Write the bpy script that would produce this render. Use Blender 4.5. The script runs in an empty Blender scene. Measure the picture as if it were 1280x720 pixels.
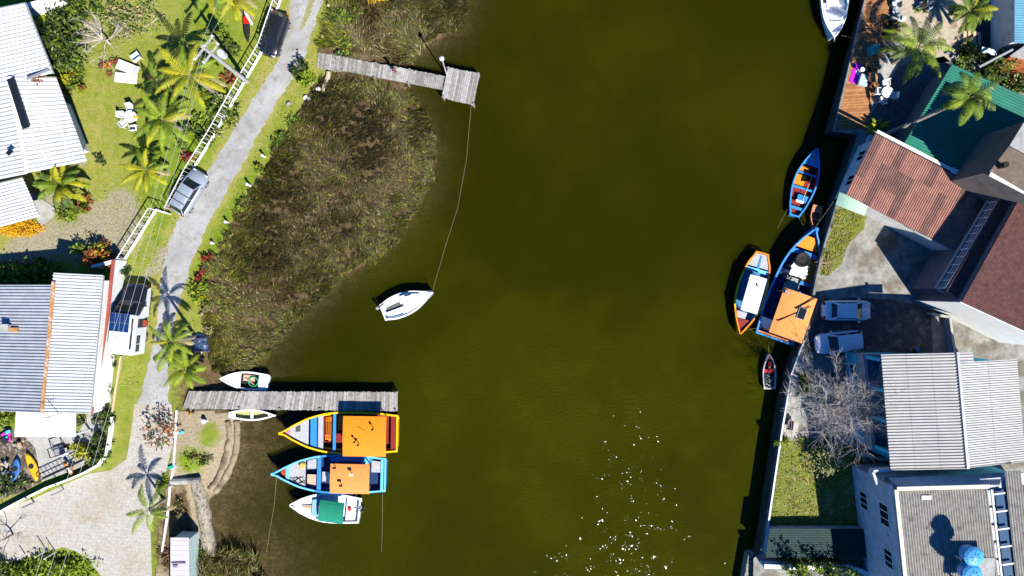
import bpy, math, random
import numpy as np
from mathutils import Vector, Matrix
R = math.radians
rnd = random.Random(7)
SC = bpy.context.scene
COL = SC.collection
# ---------------------------------------------------------------- camera, sky, sun, exposure
S = 14.0            # photograph pixels per metre at water level
H = 64.3            # camera height above the water
cd = bpy.data.cameras.new('camera'); cam = bpy.data.objects.new('camera', cd); COL.objects.link(cam)
cam.location = (0, 0, H); cam.rotation_euler = (0, 0, 0)
cd.sensor_width = 36; cd.lens = 36 * H / (1280 / S); cd.clip_end = 2000
SC.camera = cam
SUN_DIR = Vector((-.56, .83)).normalized() * .95       # where a 1 m post throws its shadow
sun_v = Vector((-SUN_DIR.x, -SUN_DIR.y, 1)).normalized()
elev = math.asin(sun_v.z); azi = math.atan2(sun_v.x, sun_v.y)
w = bpy.data.worlds.new('World'); SC.world = w; w.use_nodes = True
nt = w.node_tree; nt.nodes.clear()
sky = nt.nodes.new('ShaderNodeTexSky'); sky.sky_type = 'NISHITA'; sky.sun_disc = False
sky.sun_elevation = elev; sky.sun_rotation = azi; sky.air_density = .55; sky.dust_density = 0; sky.ozone_density = 5
bg = nt.nodes.new('ShaderNodeBackground'); bg.inputs['Strength'].default_value = .085
wo = nt.nodes.new('ShaderNodeOutputWorld')
tint = nt.nodes.new('ShaderNodeMix'); tint.data_type = 'RGBA'; tint.blend_type = 'MULTIPLY'; tint.inputs[0].default_value = 1; tint.inputs[7].default_value = (.27, .86, 1.38, 1)   # deep blue dry-air sky
nt.links.new(sky.outputs[0], tint.inputs[6]); nt.links.new(tint.outputs[2], bg.inputs[0]); nt.links.new(bg.outputs[0], wo.inputs[0])
ld = bpy.data.lights.new('sun', 'SUN'); ld.energy = 4.9; ld.angle = R(.5); ld.color = (1, .965, .87)
sun = bpy.data.objects.new('sun', ld); COL.objects.link(sun); sun.location = (30, -40, 90)
sun.rotation_euler = sun_v.to_track_quat('Z', 'Y').to_euler()
vs = SC.view_settings; vs.view_transform = 'Standard'; vs.look = 'None'; vs.exposure = .78; vs.gamma = 1; vs.use_curve_mapping = False
cy = SC.cycles; cy.max_bounces = 5; cy.diffuse_bounces = 1; cy.glossy_bounces = 2; cy.transparent_max_bounces = 12
cy.volume_bounces = 0; cy.transmission_bounces = 4; cy.sample_clamp_indirect = 4; cy.caustics_reflective = False; cy.caustics_refractive = False
cy.use_denoising = True

# ---------------------------------------------------------------- helpers
LZ = .8     # level of the left bank
RZ = 1.6    # level of the right bank
def W(px, py, z=0.0):
    k = (H - z) / H / S
    return Vector(((px - 640) * k, (360 - py) * k, z))
def WP(pts, z): return [W(x, y, z) for x, y in pts]

def setp(o, label=None, cat=None, group=None, kind=None):
    if label: o['label'] = label
    if cat: o['category'] = cat
    if group: o['group'] = group
    if kind: o['kind'] = kind
    return o
def thing(name, label, cat, loc=(0, 0, 0), rz=0, group=None):
    o = bpy.data.objects.new(name, None); COL.objects.link(o); o.empty_display_size = .3
    o.location = loc; o.rotation_euler = (0, 0, rz)
    return setp(o, label, cat, group)
def copy_tree(o, parent=None):
    c = o.copy(); COL.objects.link(c)
    if parent: c.parent = parent
    for ch in o.children: copy_tree(ch, c)
    return c
def again(o, loc, rz=0, label=None, scale=None):
    c = copy_tree(o); c.location = loc; c.rotation_euler = (0, 0, rz)
    if label: c['label'] = label
    if scale: c.scale = (scale,) * 3 if not hasattr(scale, '__len__') else scale
    return c

_mats = {}
def mat(name, col, rough=.75, spec=.25, metal=0, var=None, var2=None, bump=None, col2=None, coat=0, coord='Object', stretch=None, alpha=None, trans=0):
    """Principled material; var=(scale, amount) brightness noise, col2 + var2=(scale, lo, hi) patches of a second colour, bump=(scale, strength)."""
    if name in _mats: return _mats[name]
    m = bpy.data.materials.new(name); m.use_nodes = True; nt = m.node_tree; N = nt.nodes; Lk = nt.links
    p = N['Principled BSDF']; p.inputs['Roughness'].default_value = rough; p.inputs['Specular IOR Level'].default_value = spec
    p.inputs['Metallic'].default_value = metal; p.inputs['Coat Weight'].default_value = coat
    p.inputs['Coat Roughness'].default_value = .08
    c = tuple(col) + (1,); p.inputs['Base Color'].default_value = c
    if var or var2 or bump:
        tc = N.new('ShaderNodeTexCoord'); src = tc.outputs[coord]
        if stretch:
            mp = N.new('ShaderNodeMapping'); mp.inputs['Scale'].default_value = stretch
            Lk.new(src, mp.inputs[0]); src = mp.outputs[0]
    last = None
    def noise(sc, detail=4, rough_=.6):
        n = N.new('ShaderNodeTexNoise'); n.inputs['Scale'].default_value = sc; n.inputs['Detail'].default_value = detail
        n.inputs['Roughness'].default_value = rough_; Lk.new(src, n.inputs['Vector']); return n
    if col2 is not None:
        n = noise(var2[0]); mr = N.new('ShaderNodeMapRange'); mr.interpolation_type = 'SMOOTHSTEP'
        mr.inputs['From Min'].default_value = var2[1]; mr.inputs['From Max'].default_value = var2[2]
        Lk.new(n.outputs['Fac'], mr.inputs['Value'])
        mx = N.new('ShaderNodeMix'); mx.data_type = 'RGBA'; mx.inputs[6].default_value = c; mx.inputs[7].default_value = tuple(col2) + (1,)
        Lk.new(mr.outputs[0], mx.inputs[0]); last = mx.outputs[2]
    if var:
        n = noise(var[0], 5, .65)
        mr = N.new('ShaderNodeMapRange'); mr.inputs['From Min'].default_value = .3; mr.inputs['From Max'].default_value = .7
        mr.inputs['To Min'].default_value = 1 - var[1]; mr.inputs['To Max'].default_value = 1 + var[1]
        Lk.new(n.outputs['Fac'], mr.inputs['Value'])
        mx = N.new('ShaderNodeMix'); mx.data_type = 'RGBA'; mx.blend_type = 'MULTIPLY'; mx.inputs[0].default_value = 1
        if last: Lk.new(last, mx.inputs[6])
        else: mx.inputs[6].default_value = c
        Lk.new(mr.outputs[0], mx.inputs[7]); last = mx.outputs[2]
    if last: Lk.new(last, p.inputs['Base Color'])
    if bump:
        n = noise(bump[0], 4); b = N.new('ShaderNodeBump'); b.inputs['Strength'].default_value = bump[1]; b.inputs['Distance'].default_value = .05
        Lk.new(n.outputs['Fac'], b.inputs['Height']); Lk.new(b.outputs[0], p.inputs['Normal'])
    if trans:   # leaves let some light through
        t = N.new('ShaderNodeBsdfTranslucent'); ms = N.new('ShaderNodeMixShader'); ms.inputs[0].default_value = trans
        t.inputs['Color'].default_value = (min(1, col[0] * 1.5), min(1, col[1] * 1.4), col[2] * .8, 1)
        Lk.new(p.outputs[0], ms.inputs[1]); Lk.new(t.outputs[0], ms.inputs[2])
        Lk.new(ms.outputs[0], N['Material Output'].inputs['Surface'])
    _mats[name] = m
    return m

def chain_loc(o):
    v = Vector((0, 0, 0))
    while o is not None: v += Vector(o.location); o = o.parent
    return v

class B:
    """collects faces, then put() links them as ONE mesh object"""
    def __init__(s): s.v = []; s.f = []; s.m = []
    def add(s, pts, faces, m=0):
        k = len(s.v); s.v.extend(tuple(p) for p in pts)
        for f in faces: s.f.append(tuple(i + k for i in f)); s.m.append(m)
        return s
    def poly(s, pts, m=0): return s.add(pts, [tuple(range(len(pts)))], m)
    def prism(s, pts, z0, z1, m=0, mtop=None):
        n = len(pts); pts = [(p[0], p[1]) for p in pts]
        a = sum(pts[i][0] * pts[(i + 1) % n][1] - pts[(i + 1) % n][0] * pts[i][1] for i in range(n))
        if a < 0: pts = pts[::-1]
        P = [(x, y, z0) for x, y in pts] + [(x, y, z1) for x, y in pts]
        s.add(P, [(i, (i + 1) % n, n + (i + 1) % n, n + i) for i in range(n)] + [tuple(range(n - 1, -1, -1))], m)
        s.add(P, [tuple(range(n, 2 * n))], m if mtop is None else mtop)
        return s
    def box(s, c, d, rz=0, m=0, ry=0, rx=0):
        M_ = Matrix.Rotation(rz, 3, 'Z') @ Matrix.Rotation(ry, 3, 'Y') @ Matrix.Rotation(rx, 3, 'X'); c = Vector(c)
        P = [c + M_ @ Vector((x * d[0] / 2, y * d[1] / 2, z * d[2] / 2)) for z in (-1, 1) for y in (-1, 1) for x in (-1, 1)]
        return s.add(P, [(0, 2, 3, 1), (4, 5, 7, 6), (0, 1, 5, 4), (2, 6, 7, 3), (0, 4, 6, 2), (1, 3, 7, 5)], m)
    def beam(s, p, q, w_, h_, m=0):
        p = Vector(p); q = Vector(q); d = (q - p).normalized(); up = Vector((0, 0, 1))
        if abs(d.z) > .98: up = Vector((1, 0, 0))
        sd = d.cross(up).normalized() * (w_ / 2); u = sd.cross(d).normalized() * (h_ / 2)
        P = [p - sd - u, p + sd - u, p + sd + u, p - sd + u, q - sd - u, q + sd - u, q + sd + u, q - sd + u]
        return s.add(P, [(0, 1, 2, 3), (7, 6, 5, 4), (0, 4, 5, 1), (1, 5, 6, 2), (2, 6, 7, 3), (3, 7, 4, 0)], m)
    def tube(s, pts, r, n=6, m=0):
        pts = [Vector(p) for p in pts]; k = len(pts)
        rs = r if hasattr(r, '__len__') else [r] * k
        rings = []
        for i, p in enumerate(pts):
            d = (pts[min(i + 1, k - 1)] - pts[max(i - 1, 0)])
            d = d.normalized() if d.length > 1e-9 else Vector((0, 0, 1))
            a = d.cross(Vector((0, 0, 1)) if abs(d.z) < .95 else Vector((1, 0, 0))).normalized(); b = d.cross(a)
            rings.append([p + (a * math.cos(t) + b * math.sin(t)) * rs[i] for t in [2 * math.pi * j / n for j in range(n)]])
        return s.loft(rings, m)
    def loft(s, rings, m=0, closed=True, caps=True):
        n = len(rings[0]); P = [p for r_ in rings for p in r_]; F = []
        for i in range(len(rings) - 1):
            for j in range(n if closed else n - 1):
                a = i * n + j; b = i * n + (j + 1) % n
                F.append((a, b, b + n, a + n))
        if caps and closed: F += [tuple(range(n - 1, -1, -1)), tuple(range((len(rings) - 1) * n, len(rings) * n))]
        return s.add(P, F, m)
    def lathe(s, prof, c=(0, 0, 0), n=16, m=0):
        c = Vector(c)
        rings = [[c + Vector((r * math.cos(2 * math.pi * j / n), r * math.sin(2 * math.pi * j / n), z)) for j in range(n)] for r, z in prof]
        return s.loft(rings, m)
    def leaf(s, p, d, L, w_, m=0, n=None, bend=0.0):
        """one pointed leaf of two faces from p along d"""
        p = Vector(p); d = Vector(d).normalized()
        n = Vector(n) if n is not None else Vector((rnd.gauss(0, 1), rnd.gauss(0, 1), rnd.gauss(1, 1)))
        sd = d.cross(n)
        if sd.length < 1e-4: sd = d.cross(Vector((1, 0, .3)))
        sd = sd.normalized() * (w_ / 2)
        mid = p + d * L * .5 + Vector((0, 0, bend * L * .5)); tip = p + d * L - Vector((0, 0, bend * L * .4))
        return s.add([p, mid - sd, tip, mid + sd], [(0, 1, 2), (0, 2, 3)], m)
    def put(s, name, mats, parent=None, world=False, smooth=False, bevel=0, loc=None):
        me = bpy.data.meshes.new(name)
        off = chain_loc(parent) if (world and parent is not None) else Vector((0, 0, 0))
        vv = s.v
        if world and parent is None and loc is not None: off = Vector(loc)
        if off.length: vv = [(x - off.x, y - off.y, z - off.z) for x, y, z in vv]
        me.from_pydata(vv, [], s.f)
        for mm in (mats if isinstance(mats, (list, tuple)) else [mats]): me.materials.append(mm)
        me.polygons.foreach_set('material_index', s.m)
        if smooth: me.polygons.foreach_set('use_smooth', [True] * len(s.f))
        me.update(); o = bpy.data.objects.new(name, me); COL.objects.link(o)
        if parent is not None: o.parent = parent
        if loc is not None: o.location = loc
        if bevel:
            b = o.modifiers.new('bevel', 'BEVEL'); b.width = bevel; b.segments = 2; b.limit_method = 'ANGLE'
        return o

def np_mesh(name, V, F, mats, midx=None, smooth=False):
    """big meshes straight from arrays (all faces with the same number of corners)"""
    me = bpy.data.meshes.new(name); V = np.asarray(V, np.float32); F = np.asarray(F, np.int32); k = F.shape[1]
    me.vertices.add(len(V)); me.vertices.foreach_set('co', V.ravel())
    me.loops.add(F.size); me.loops.foreach_set('vertex_index', F.ravel())
    me.polygons.add(len(F)); me.polygons.foreach_set('loop_start', np.arange(0, F.size, k, dtype=np.int32))
    me.polygons.foreach_set('loop_total', np.full(len(F), k, np.int32))
    for mm in mats: me.materials.append(mm)
    if midx is not None: me.polygons.foreach_set('material_index', np.asarray(midx, np.int32))
    if smooth: me.polygons.foreach_set('use_smooth', np.ones(len(F), bool))
    me.update(calc_edges=True); me.validate()
    o = bpy.data.objects.new(name, me); COL.objects.link(o)
    return o

def in_poly(X, Y, poly):
    X = np.asarray(X); r = np.zeros(X.shape, bool); n = len(poly)
    for i in range(n):
        x1, y1 = poly[i][0], poly[i][1]; x2, y2 = poly[(i + 1) % n][0], poly[(i + 1) % n][1]
        c = ((y1 > Y) != (y2 > Y)) & (X < (x2 - x1) * (Y - y1) / ((y2 - y1) if y2 != y1 else 1e-9) + x1)
        r ^= c
    return r
def dist_line(X, Y, line, closed=False):
    d = np.full(np.shape(X), 1e9); n = len(line)
    for i in range(n if closed else n - 1):
        ax, ay = line[i][0], line[i][1]; bx, by = line[(i + 1) % n][0], line[(i + 1) % n][1]
        t = np.clip(((X - ax) * (bx - ax) + (Y - ay) * (by - ay)) / max((bx - ax) ** 2 + (by - ay) ** 2, 1e-9), 0, 1)
        d = np.minimum(d, np.hypot(X - ax - t * (bx - ax), Y - ay - t * (by - ay)))
    return d
def smooth_line(pts, n=6, closed=False):
    """Catmull-Rom through pixel points"""
    out = []; k = len(pts)
    for i in range(k if closed else k - 1):
        g = lambda j: np.array(pts[j % k] if closed else pts[max(0, min(k - 1, j))], float)
        p0, p1, p2, p3 = g(i - 1), g(i), g(i + 1), g(i + 2)
        for t in np.arange(n) / n:
            out.append(tuple(.5 * (2 * p1 + (p2 - p0) * t + (2 * p0 - 5 * p1 + 4 * p2 - p3) * t * t + (3 * p1 - p0 - 3 * p2 + p3) * t ** 3)))
    if not closed: out.append(tuple(pts[-1]))
    return out
# ---------------------------------------------------------------- the setting: ground, water, road
SHORE = smooth_line([(600, -120), (592, -40), (582, 5), (566, 34), (530, 62), (505, 95), (522, 140), (540, 185), (531, 235), (508, 285),
         (470, 322), (420, 352), (372, 395), (338, 432), (318, 458), (285, 478), (284, 500), (299, 528), (297, 560), (284, 598),
         (263, 622), (258, 660), (266, 690), (300, 700), (330, 722), (345, 800), (350, 900)], 4)
shore_w = [W(x, y)[:2] for x, y in SHORE]
left_poly = shore_w + [(-400, shore_w[-1][1]), (-400, shore_w[0][1])]
BEACH = [W(*p)[:2] for p in [(208, 512), (232, 512), (300, 516), (299, 560), (286, 600), (262, 625), (268, 700), (240, 730), (200, 730), (205, 640), (215, 600), (220, 560)]]
REED_A = [W(*p, .2)[:2] for p in smooth_line([(415, -30), (585, -30), (584, 5), (570, 36), (535, 50), (520, 78), (490, 90), (420, 86), (398, 66), (425, 20)], 3, True)]
REED_B = [W(*p, .2)[:2] for p in smooth_line([(408, 96), (450, 92), (505, 104), (530, 140), (547, 185), (541, 225), (520, 268), (500, 300), (470, 325), (430, 345), (395, 378), (362, 415), (340, 440),
          (322, 458), (300, 464), (268, 462), (262, 432), (256, 400), (258, 360), (268, 335), (284, 295), (306, 255), (326, 222), (346, 190), (376, 140), (392, 112)], 3, True)]
REED_C = [W(*p, .2)[:2] for p in [(250, 690), (290, 690), (320, 702), (340, 740), (255, 740)]]
def bank_height(X, Y):
    ins = in_poly(X, Y, left_poly); d = dist_line(X, Y, shore_w)
    k = np.clip((Y + 9.2) / 3, 0, 1)      # the bed drops off steeply beyond the reeds, gently off the little beach
    return np.where(ins, np.minimum(LZ, .2 * d - .0), np.maximum(-3.2, -(.085 + .2 * k) * d - .03 - .12 * k)), ins, d
nx, ny = 420, 250
# finer inside the picture, coarse to the horizon
gx = np.concatenate([[-400, -250, -150, -100, -70], np.linspace(-52, 6, 290), [12, 20, 40, 80, 150, 300, 400]])
gy = np.concatenate([[-400, -250, -120, -60, -40], np.linspace(-32, 32, 300), [40, 60, 120, 250, 400]])
X, Y = np.meshgrid(gx, gy)
Zb, ins, dsh = bank_height(X, Y)
rs = np.random.RandomState(3)
def lowfreq(X, Y, f, seed):
    r = np.random.RandomState(seed); z = 0
    for k in range(6):
        a = r.uniform(0, 6.28); q = f * r.uniform(.6, 1.8)
        z = z + np.sin((X * math.cos(a) + Y * math.sin(a)) * q + r.uniform(0, 6.28))
    return z / 6
inland = np.clip(dsh / 4, 0, 1)
Zb = Zb + np.where(Zb < .78, lowfreq(X, Y, 1.7, 5) * .06, 0)
Zb = np.where(X > 30, -3.2, Zb)
V = np.stack([X.ravel(), Y.ravel(), Zb.ravel()], 1)
ii = np.arange(len(gy) - 1)[:, None] * len(gx) + np.arange(len(gx) - 1)[None, :]
F = np.stack([ii, ii + 1, ii + 1 + len(gx), ii + len(gx)], -1).reshape(-1, 4)
# zone: R = bare earth, G = dry / yellow grass, B = mud and sand
def soft(d, w_): return np.clip(1 - d / w_, 0, 1)
def blob(cx, cy, r, z=LZ):
    c = W(cx, cy, z); return np.clip(1.4 - np.hypot(X - c.x, Y - c.y) / (r / S), 0, 1)
earth = np.zeros(X.shape)
for cx, cy, r in [(140, 285, 40), (118, 270, 22), (150, 258, 25), (95, 300, 30), (60, 300, 30), (30, 315, 25), (115, 40, 18), (100, 200, 10), (210, 325, 20), (140, 445, 6), (75, 245, 26), (10, 330, 20)]:
    earth = np.maximum(earth, blob(cx, cy, r))
wheel = dist_line(X, Y, [W(*p, LZ)[:2] for p in [(232, 275), (200, 330), (183, 345)]])
earth = np.maximum(earth, .8 * soft(wheel, 1.0))
mud = np.where(ins, np.clip(1.3 - dsh / 5, 0, 1), 1)
mud = np.where(in_poly(X, Y, BEACH), np.clip(.95 + 0 * X, 0, 1), mud)
for pl in (REED_A, REED_B): mud = np.where(in_poly(X, Y, pl), 1, mud)
for cx, cy, r in [(262, 545, 16), (240, 575, 22), (262, 535, 10)]: mud = np.minimum(mud, 1 - .75 * blob(cx, cy, r, .5))
mud = np.maximum(mud, blob(258, 462, 20)); mud = np.maximum(mud, .9 * blob(222, 640, 30)); mud = np.maximum(mud, .9 * blob(220, 690, 30))
sand = np.where(in_poly(X, Y, BEACH), 1, 0) * (1 - blob(228, 640, 34)) * (1 - blob(225, 690, 34))
sand = np.maximum(sand, soft(dist_line(X, Y, [W(*p, .4)[:2] for p in [(238, 606), (244, 650), (252, 696)]]), .8))
dry = np.clip(.5 + .5 * lowfreq(X, Y, .35, 9), 0, 1)
road_c = [W(*p, LZ)[:2] for p in [(382, 0), (345, 95), (300, 180), (245, 270), (215, 330), (200, 420)]]
dry = np.maximum(dry, soft(dist_line(X, Y, road_c) - 1.0, 1.8))
def gmat():
    m = bpy.data.materials.new('ground'); m.use_nodes = True; nt = m.node_tree; N = nt.nodes; L = nt.links
    p = N['Principled BSDF']; p.inputs['Roughness'].default_value = .95; p.inputs['Specular IOR Level'].default_value = .1
    at = N.new('ShaderNodeAttribute'); at.attribute_name = 'zone'; sp = N.new('ShaderNodeSeparateColor'); L.new(at.outputs['Color'], sp.inputs[0])
    tc = N.new('ShaderNodeTexCoord')
    def noise(s, d=5, r=.65):
        n = N.new('ShaderNodeTexNoise'); n.inputs['Scale'].default_value = s; n.inputs['Detail'].default_value = d; n.inputs['Roughness'].default_value = r
        L.new(tc.outputs['Object'], n.inputs['Vector']); return n.outputs['Fac']
    def mrange(v, a, b, c=0, d=1):
        q = N.new('ShaderNodeMapRange'); q.inputs[1].default_value = a; q.inputs[2].default_value = b; q.inputs[3].default_value = c; q.inputs[4].default_value = d
        L.new(v, q.inputs[0]); return q.outputs[0]
    def mix(f, a, b, mode='MIX'):
        q = N.new('ShaderNodeMix'); q.data_type = 'RGBA'; q.blend_type = mode
        for sock, v in ((0, f), (6, a), (7, b)):
            if isinstance(v, (int, float)): q.inputs[sock].default_value = v
            elif isinstance(v, tuple): q.inputs[sock].default_value = v + (1,)
            else: L.new(v, q.inputs[sock])
        return q.outputs[2]
    def add(a, b):
        q = N.new('ShaderNodeMath'); q.operation = 'ADD'; L.new(a, q.inputs[0]); L.new(b, q.inputs[1]); return q.outputs[0]
    lush = mix(mrange(noise(.9), .35, .65), (.125, .195, .012), (.19, .255, .020))
    drygr = mix(mrange(noise(1.6), .35, .65), (.26, .255, .045), (.33, .30, .09))
    grass = mix(mrange(add(sp.outputs[1], noise(1.1)), .8, 1.35), lush, drygr)
    bare = mix(mrange(noise(6), .3, .7), (.21, .175, .10), (.40, .36, .26))
    g2 = mix(mrange(add(sp.outputs[0], noise(2.2)), .85, 1.2), grass, bare)
    mudc = mix(mrange(noise(1.3), .35, .65), (.07, .046, .022), (.17, .122, .062))
    mudc = mix(mrange(noise(4.5), .48, .62), mudc, (.06, .042, .022))
    g3 = mix(mrange(add(sp.outputs[2], noise(2.6)), .85, 1.2), g2, mix(mrange(add(at.outputs['Alpha'], noise(1.8)), .8, 1.2), mudc, mix(mrange(noise(5), .35, .68), (.40, .33, .225), (.26, .20, .125))))
    fine = mix(1.0, g3, mrange(noise(14, 4), .3, .7, .72, 1.28), 'MULTIPLY')
    L.new(fine, p.inputs['Base Color'])
    b = N.new('ShaderNodeBump'); b.inputs['Strength'].default_value = .7; b.inputs['Distance'].default_value = .12; L.new(noise(9, 6, .75), b.inputs['Height']); L.new(b.outputs[0], p.inputs['Normal'])
    return m
ground = np_mesh('ground', V, F, [gmat()], smooth=True); setp(ground, kind='structure')
ca = ground.data.color_attributes.new('zone', 'FLOAT_COLOR', 'POINT')
ca.data.foreach_set('color', np.stack([earth.ravel(), dry.ravel(), mud.ravel(), sand.ravel()], 1).astype(np.float32).ravel())

def gravel_mat(name, c1, c2, c3):
    m = bpy.data.materials.new(name); m.use_nodes = True; nt = m.node_tree; N = nt.nodes; L = nt.links; p = N['Principled BSDF']
    p.inputs['Roughness'].default_value = .95; p.inputs['Specular IOR Level'].default_value = .1; tc = N.new('ShaderNodeTexCoord')
    def noise(s, d=5, r=.65):
        n = N.new('ShaderNodeTexNoise'); n.inputs['Scale'].default_value = s; n.inputs['Detail'].default_value = d; n.inputs['Roughness'].default_value = r
        L.new(tc.outputs['Object'], n.inputs['Vector']); return n.outputs['Fac']
    def ramp(v, a, b, ca_, cb_):
        q = N.new('ShaderNodeMapRange'); q.inputs[1].default_value = a; q.inputs[2].default_value = b; L.new(v, q.inputs[0])
        x = N.new('ShaderNodeMix'); x.data_type = 'RGBA'; L.new(q.outputs[0], x.inputs[0])
        for i, c in ((6, ca_), (7, cb_)):
            if isinstance(c, tuple): x.inputs[i].default_value = c + (1,)
            else: L.new(c, x.inputs[i])
        return x.outputs[2]
    a = ramp(noise(.45), .35, .65, c1, c2); a = ramp(noise(1.1, 6, .75), .50, .70, a, c3)
    g = ramp(noise(22, 3, .8), .35, .68, (.68, .68, .68), (1.3, 1.3, 1.3))
    q = N.new('ShaderNodeMix'); q.data_type = 'RGBA'; q.blend_type = 'MULTIPLY'; q.inputs[0].default_value = 1; L.new(a, q.inputs[6]); L.new(g, q.inputs[7])
    L.new(q.outputs[2], p.inputs['Base Color'])
    b = N.new('ShaderNodeBump'); b.inputs['Strength'].default_value = .6; b.inputs['Distance'].default_value = .05; L.new(noise(18, 4), b.inputs['Height']); L.new(b.outputs[0], p.inputs['Normal'])
    return m
def strip(name, left, right, z, m, jag=.12, seed=1, n=10):
    """ribbon between two pixel polylines, its edges frayed"""
    r = random.Random(seed); l = smooth_line(left, n); q = smooth_line(right, n); k = min(len(l), len(q)); b = B(); rings = []
    for i in range(k):
        p0 = W(*l[i], z); p1 = W(*q[i], z)
        d = (p1 - p0).normalized(); p0 = p0 + d * r.uniform(-jag, jag); p1 = p1 + d * r.uniform(-jag, jag)
        rings.append([p0.lerp(p1, t) for t in (0, .25, .5, .75, 1)])
    b.loft(rings, 0, closed=False); o = b.put(name, m, smooth=True); setp(o, kind='structure'); return o
strip('gravel_road', [(366, -30), (358, 40), (345, 78), (318, 120), (290, 165), (262, 212), (236, 250), (218, 285), (208, 318), (202, 350), (196, 400), (190, 440), (180, 475), (168, 520)],
      [(412, -30), (397, 20), (378, 75), (352, 118), (328, 160), (303, 205), (283, 240), (262, 278), (248, 308), (236, 340), (224, 380), (214, 420), (210, 460), (212, 520)], LZ + .004,
      gravel_mat('gravel', (.31, .305, .30), (.42, .415, .405), (.25, .225, .185)), .16, 2)
strip('grass_median', [(392, -30), (386, 0), (378, 25), (374, 40)], [(396, -30), (393, 0), (386, 22), (375, 41)], LZ + .010, mat('median', (.26, .25, .10), var=(6, .35), coord='Object'), .1, 4)
# block paved yard, bottom left
pav = [(168, 505), (164, 540), (158, 574), (138, 588), (112, 592), (80, 606), (45, 622), (18, 632), (-90, 655), (-90, 800), (135, 800), (128, 720), (112, 702), (98, 692), (78, 686), (60, 690), (30, 697), (5, 704), (-30, 712), (-90, 730)]
pav = [(168, 505), (164, 540), (158, 574), (138, 588), (112, 592), (80, 606), (45, 622), (18, 632), (-90, 655), (-90, 728), (-30, 714), (5, 705), (30, 698), (60, 689), (78, 684), (97, 690), (112, 702), (128, 722), (140, 800), (195, 800),
       (190, 720), (188, 660), (200, 620), (210, 580), (218, 545), (214, 505)]
def paver_mat():
    m = bpy.data.materials.new('concrete_pavers'); m.use_nodes = True; nt = m.node_tree; N = nt.nodes; L = nt.links; p = N['Principled BSDF']
    p.inputs['Roughness'].default_value = .95; p.inputs['Specular IOR Level'].default_value = .1; tc = N.new('ShaderNodeTexCoord')
    br = N.new('ShaderNodeTexBrick'); br.inputs['Scale'].default_value = 1; br.inputs['Brick Width'].default_value = .34; br.inputs['Row Height'].default_value = .3; br.inputs['Mortar Size'].default_value = .03
    br.inputs['Color1'].default_value = (.395, .375, .335, 1); br.inputs['Color2'].default_value = (.43, .41, .37, 1); br.inputs['Mortar'].default_value = (.375, .35, .30, 1)
    mp = N.new('ShaderNodeMapping'); mp.inputs['Rotation'].default_value = (0, 0, .06); L.new(tc.outputs['Object'], mp.inputs[0]); L.new(mp.outputs[0], br.inputs['Vector'])
    def noise(s, d=5, r=.65):
        n = N.new('ShaderNodeTexNoise'); n.inputs['Scale'].default_value = s; n.inputs['Detail'].default_value = d; n.inputs['Roughness'].default_value = r
        L.new(tc.outputs['Object'], n.inputs['Vector']); return n.outputs['Fac']
    q = N.new('ShaderNodeMapRange'); q.inputs[1].default_value = .47; q.inputs[2].default_value = .70; L.new(noise(.4, 6, .7), q.inputs[0])
    x = N.new('ShaderNodeMix'); x.data_type = 'RGBA'; L.new(q.outputs[0], x.inputs[0]); L.new(br.outputs[0], x.inputs[6]); x.inputs[7].default_value = (.35, .295, .215, 1)
    q2 = N.new('ShaderNodeMapRange'); q2.inputs[1].default_value = .3; q2.inputs[2].default_value = .7; q2.inputs[3].default_value = .72; q2.inputs[4].default_value = 1.28; L.new(noise(4, 6, .8), q2.inputs[0])
    y = N.new('ShaderNodeMix'); y.data_type = 'RGBA'; y.blend_type = 'MULTIPLY'; y.inputs[0].default_value = 1; L.new(x.outputs[2], y.inputs[6]); L.new(q2.outputs[0], y.inputs[7])
    L.new(y.outputs[2], p.inputs['Base Color'])
    return m
b = B(); b.poly(WP(pav, LZ + .008)[::-1]); setp(b.put('paved_yard', paver_mat()), kind='structure')

# right bank
QUAY = [(1110, -200), (1086, -5), (1040, 164), (1072, 168), (1045, 248), (1024, 320), (1002, 425), (985, 470), (973, 540), (964, 600), (955, 662), (950, 692), (942, 698), (940, 800)]
quay_w = [W(x, y, RZ) for x, y in QUAY]
rb = [(p.x, p.y) for p in quay_w] + [(quay_w[-1].x, -400), (400, -400), (400, 400), (quay_w[0].x, 400)]
b = B(); b.prism(rb, -3.4, RZ, 1, 0)
def rmat():
    m = mat('yard_concrete', (.27, .26, .235), var=(1.6, .35), col2=(.17, .15, .12), var2=(.5, .45, .62), rough=.95, spec=.1, bump=(8, .3)); return m
setp(b.put('right_bank', [rmat(), mat('slimy_shaded_quay_face', (.045, .045, .035), var=(1.5, .4), rough=.8)]), kind='structure')  # quay sides: algae, plus their shade darkened into the colour

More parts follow.
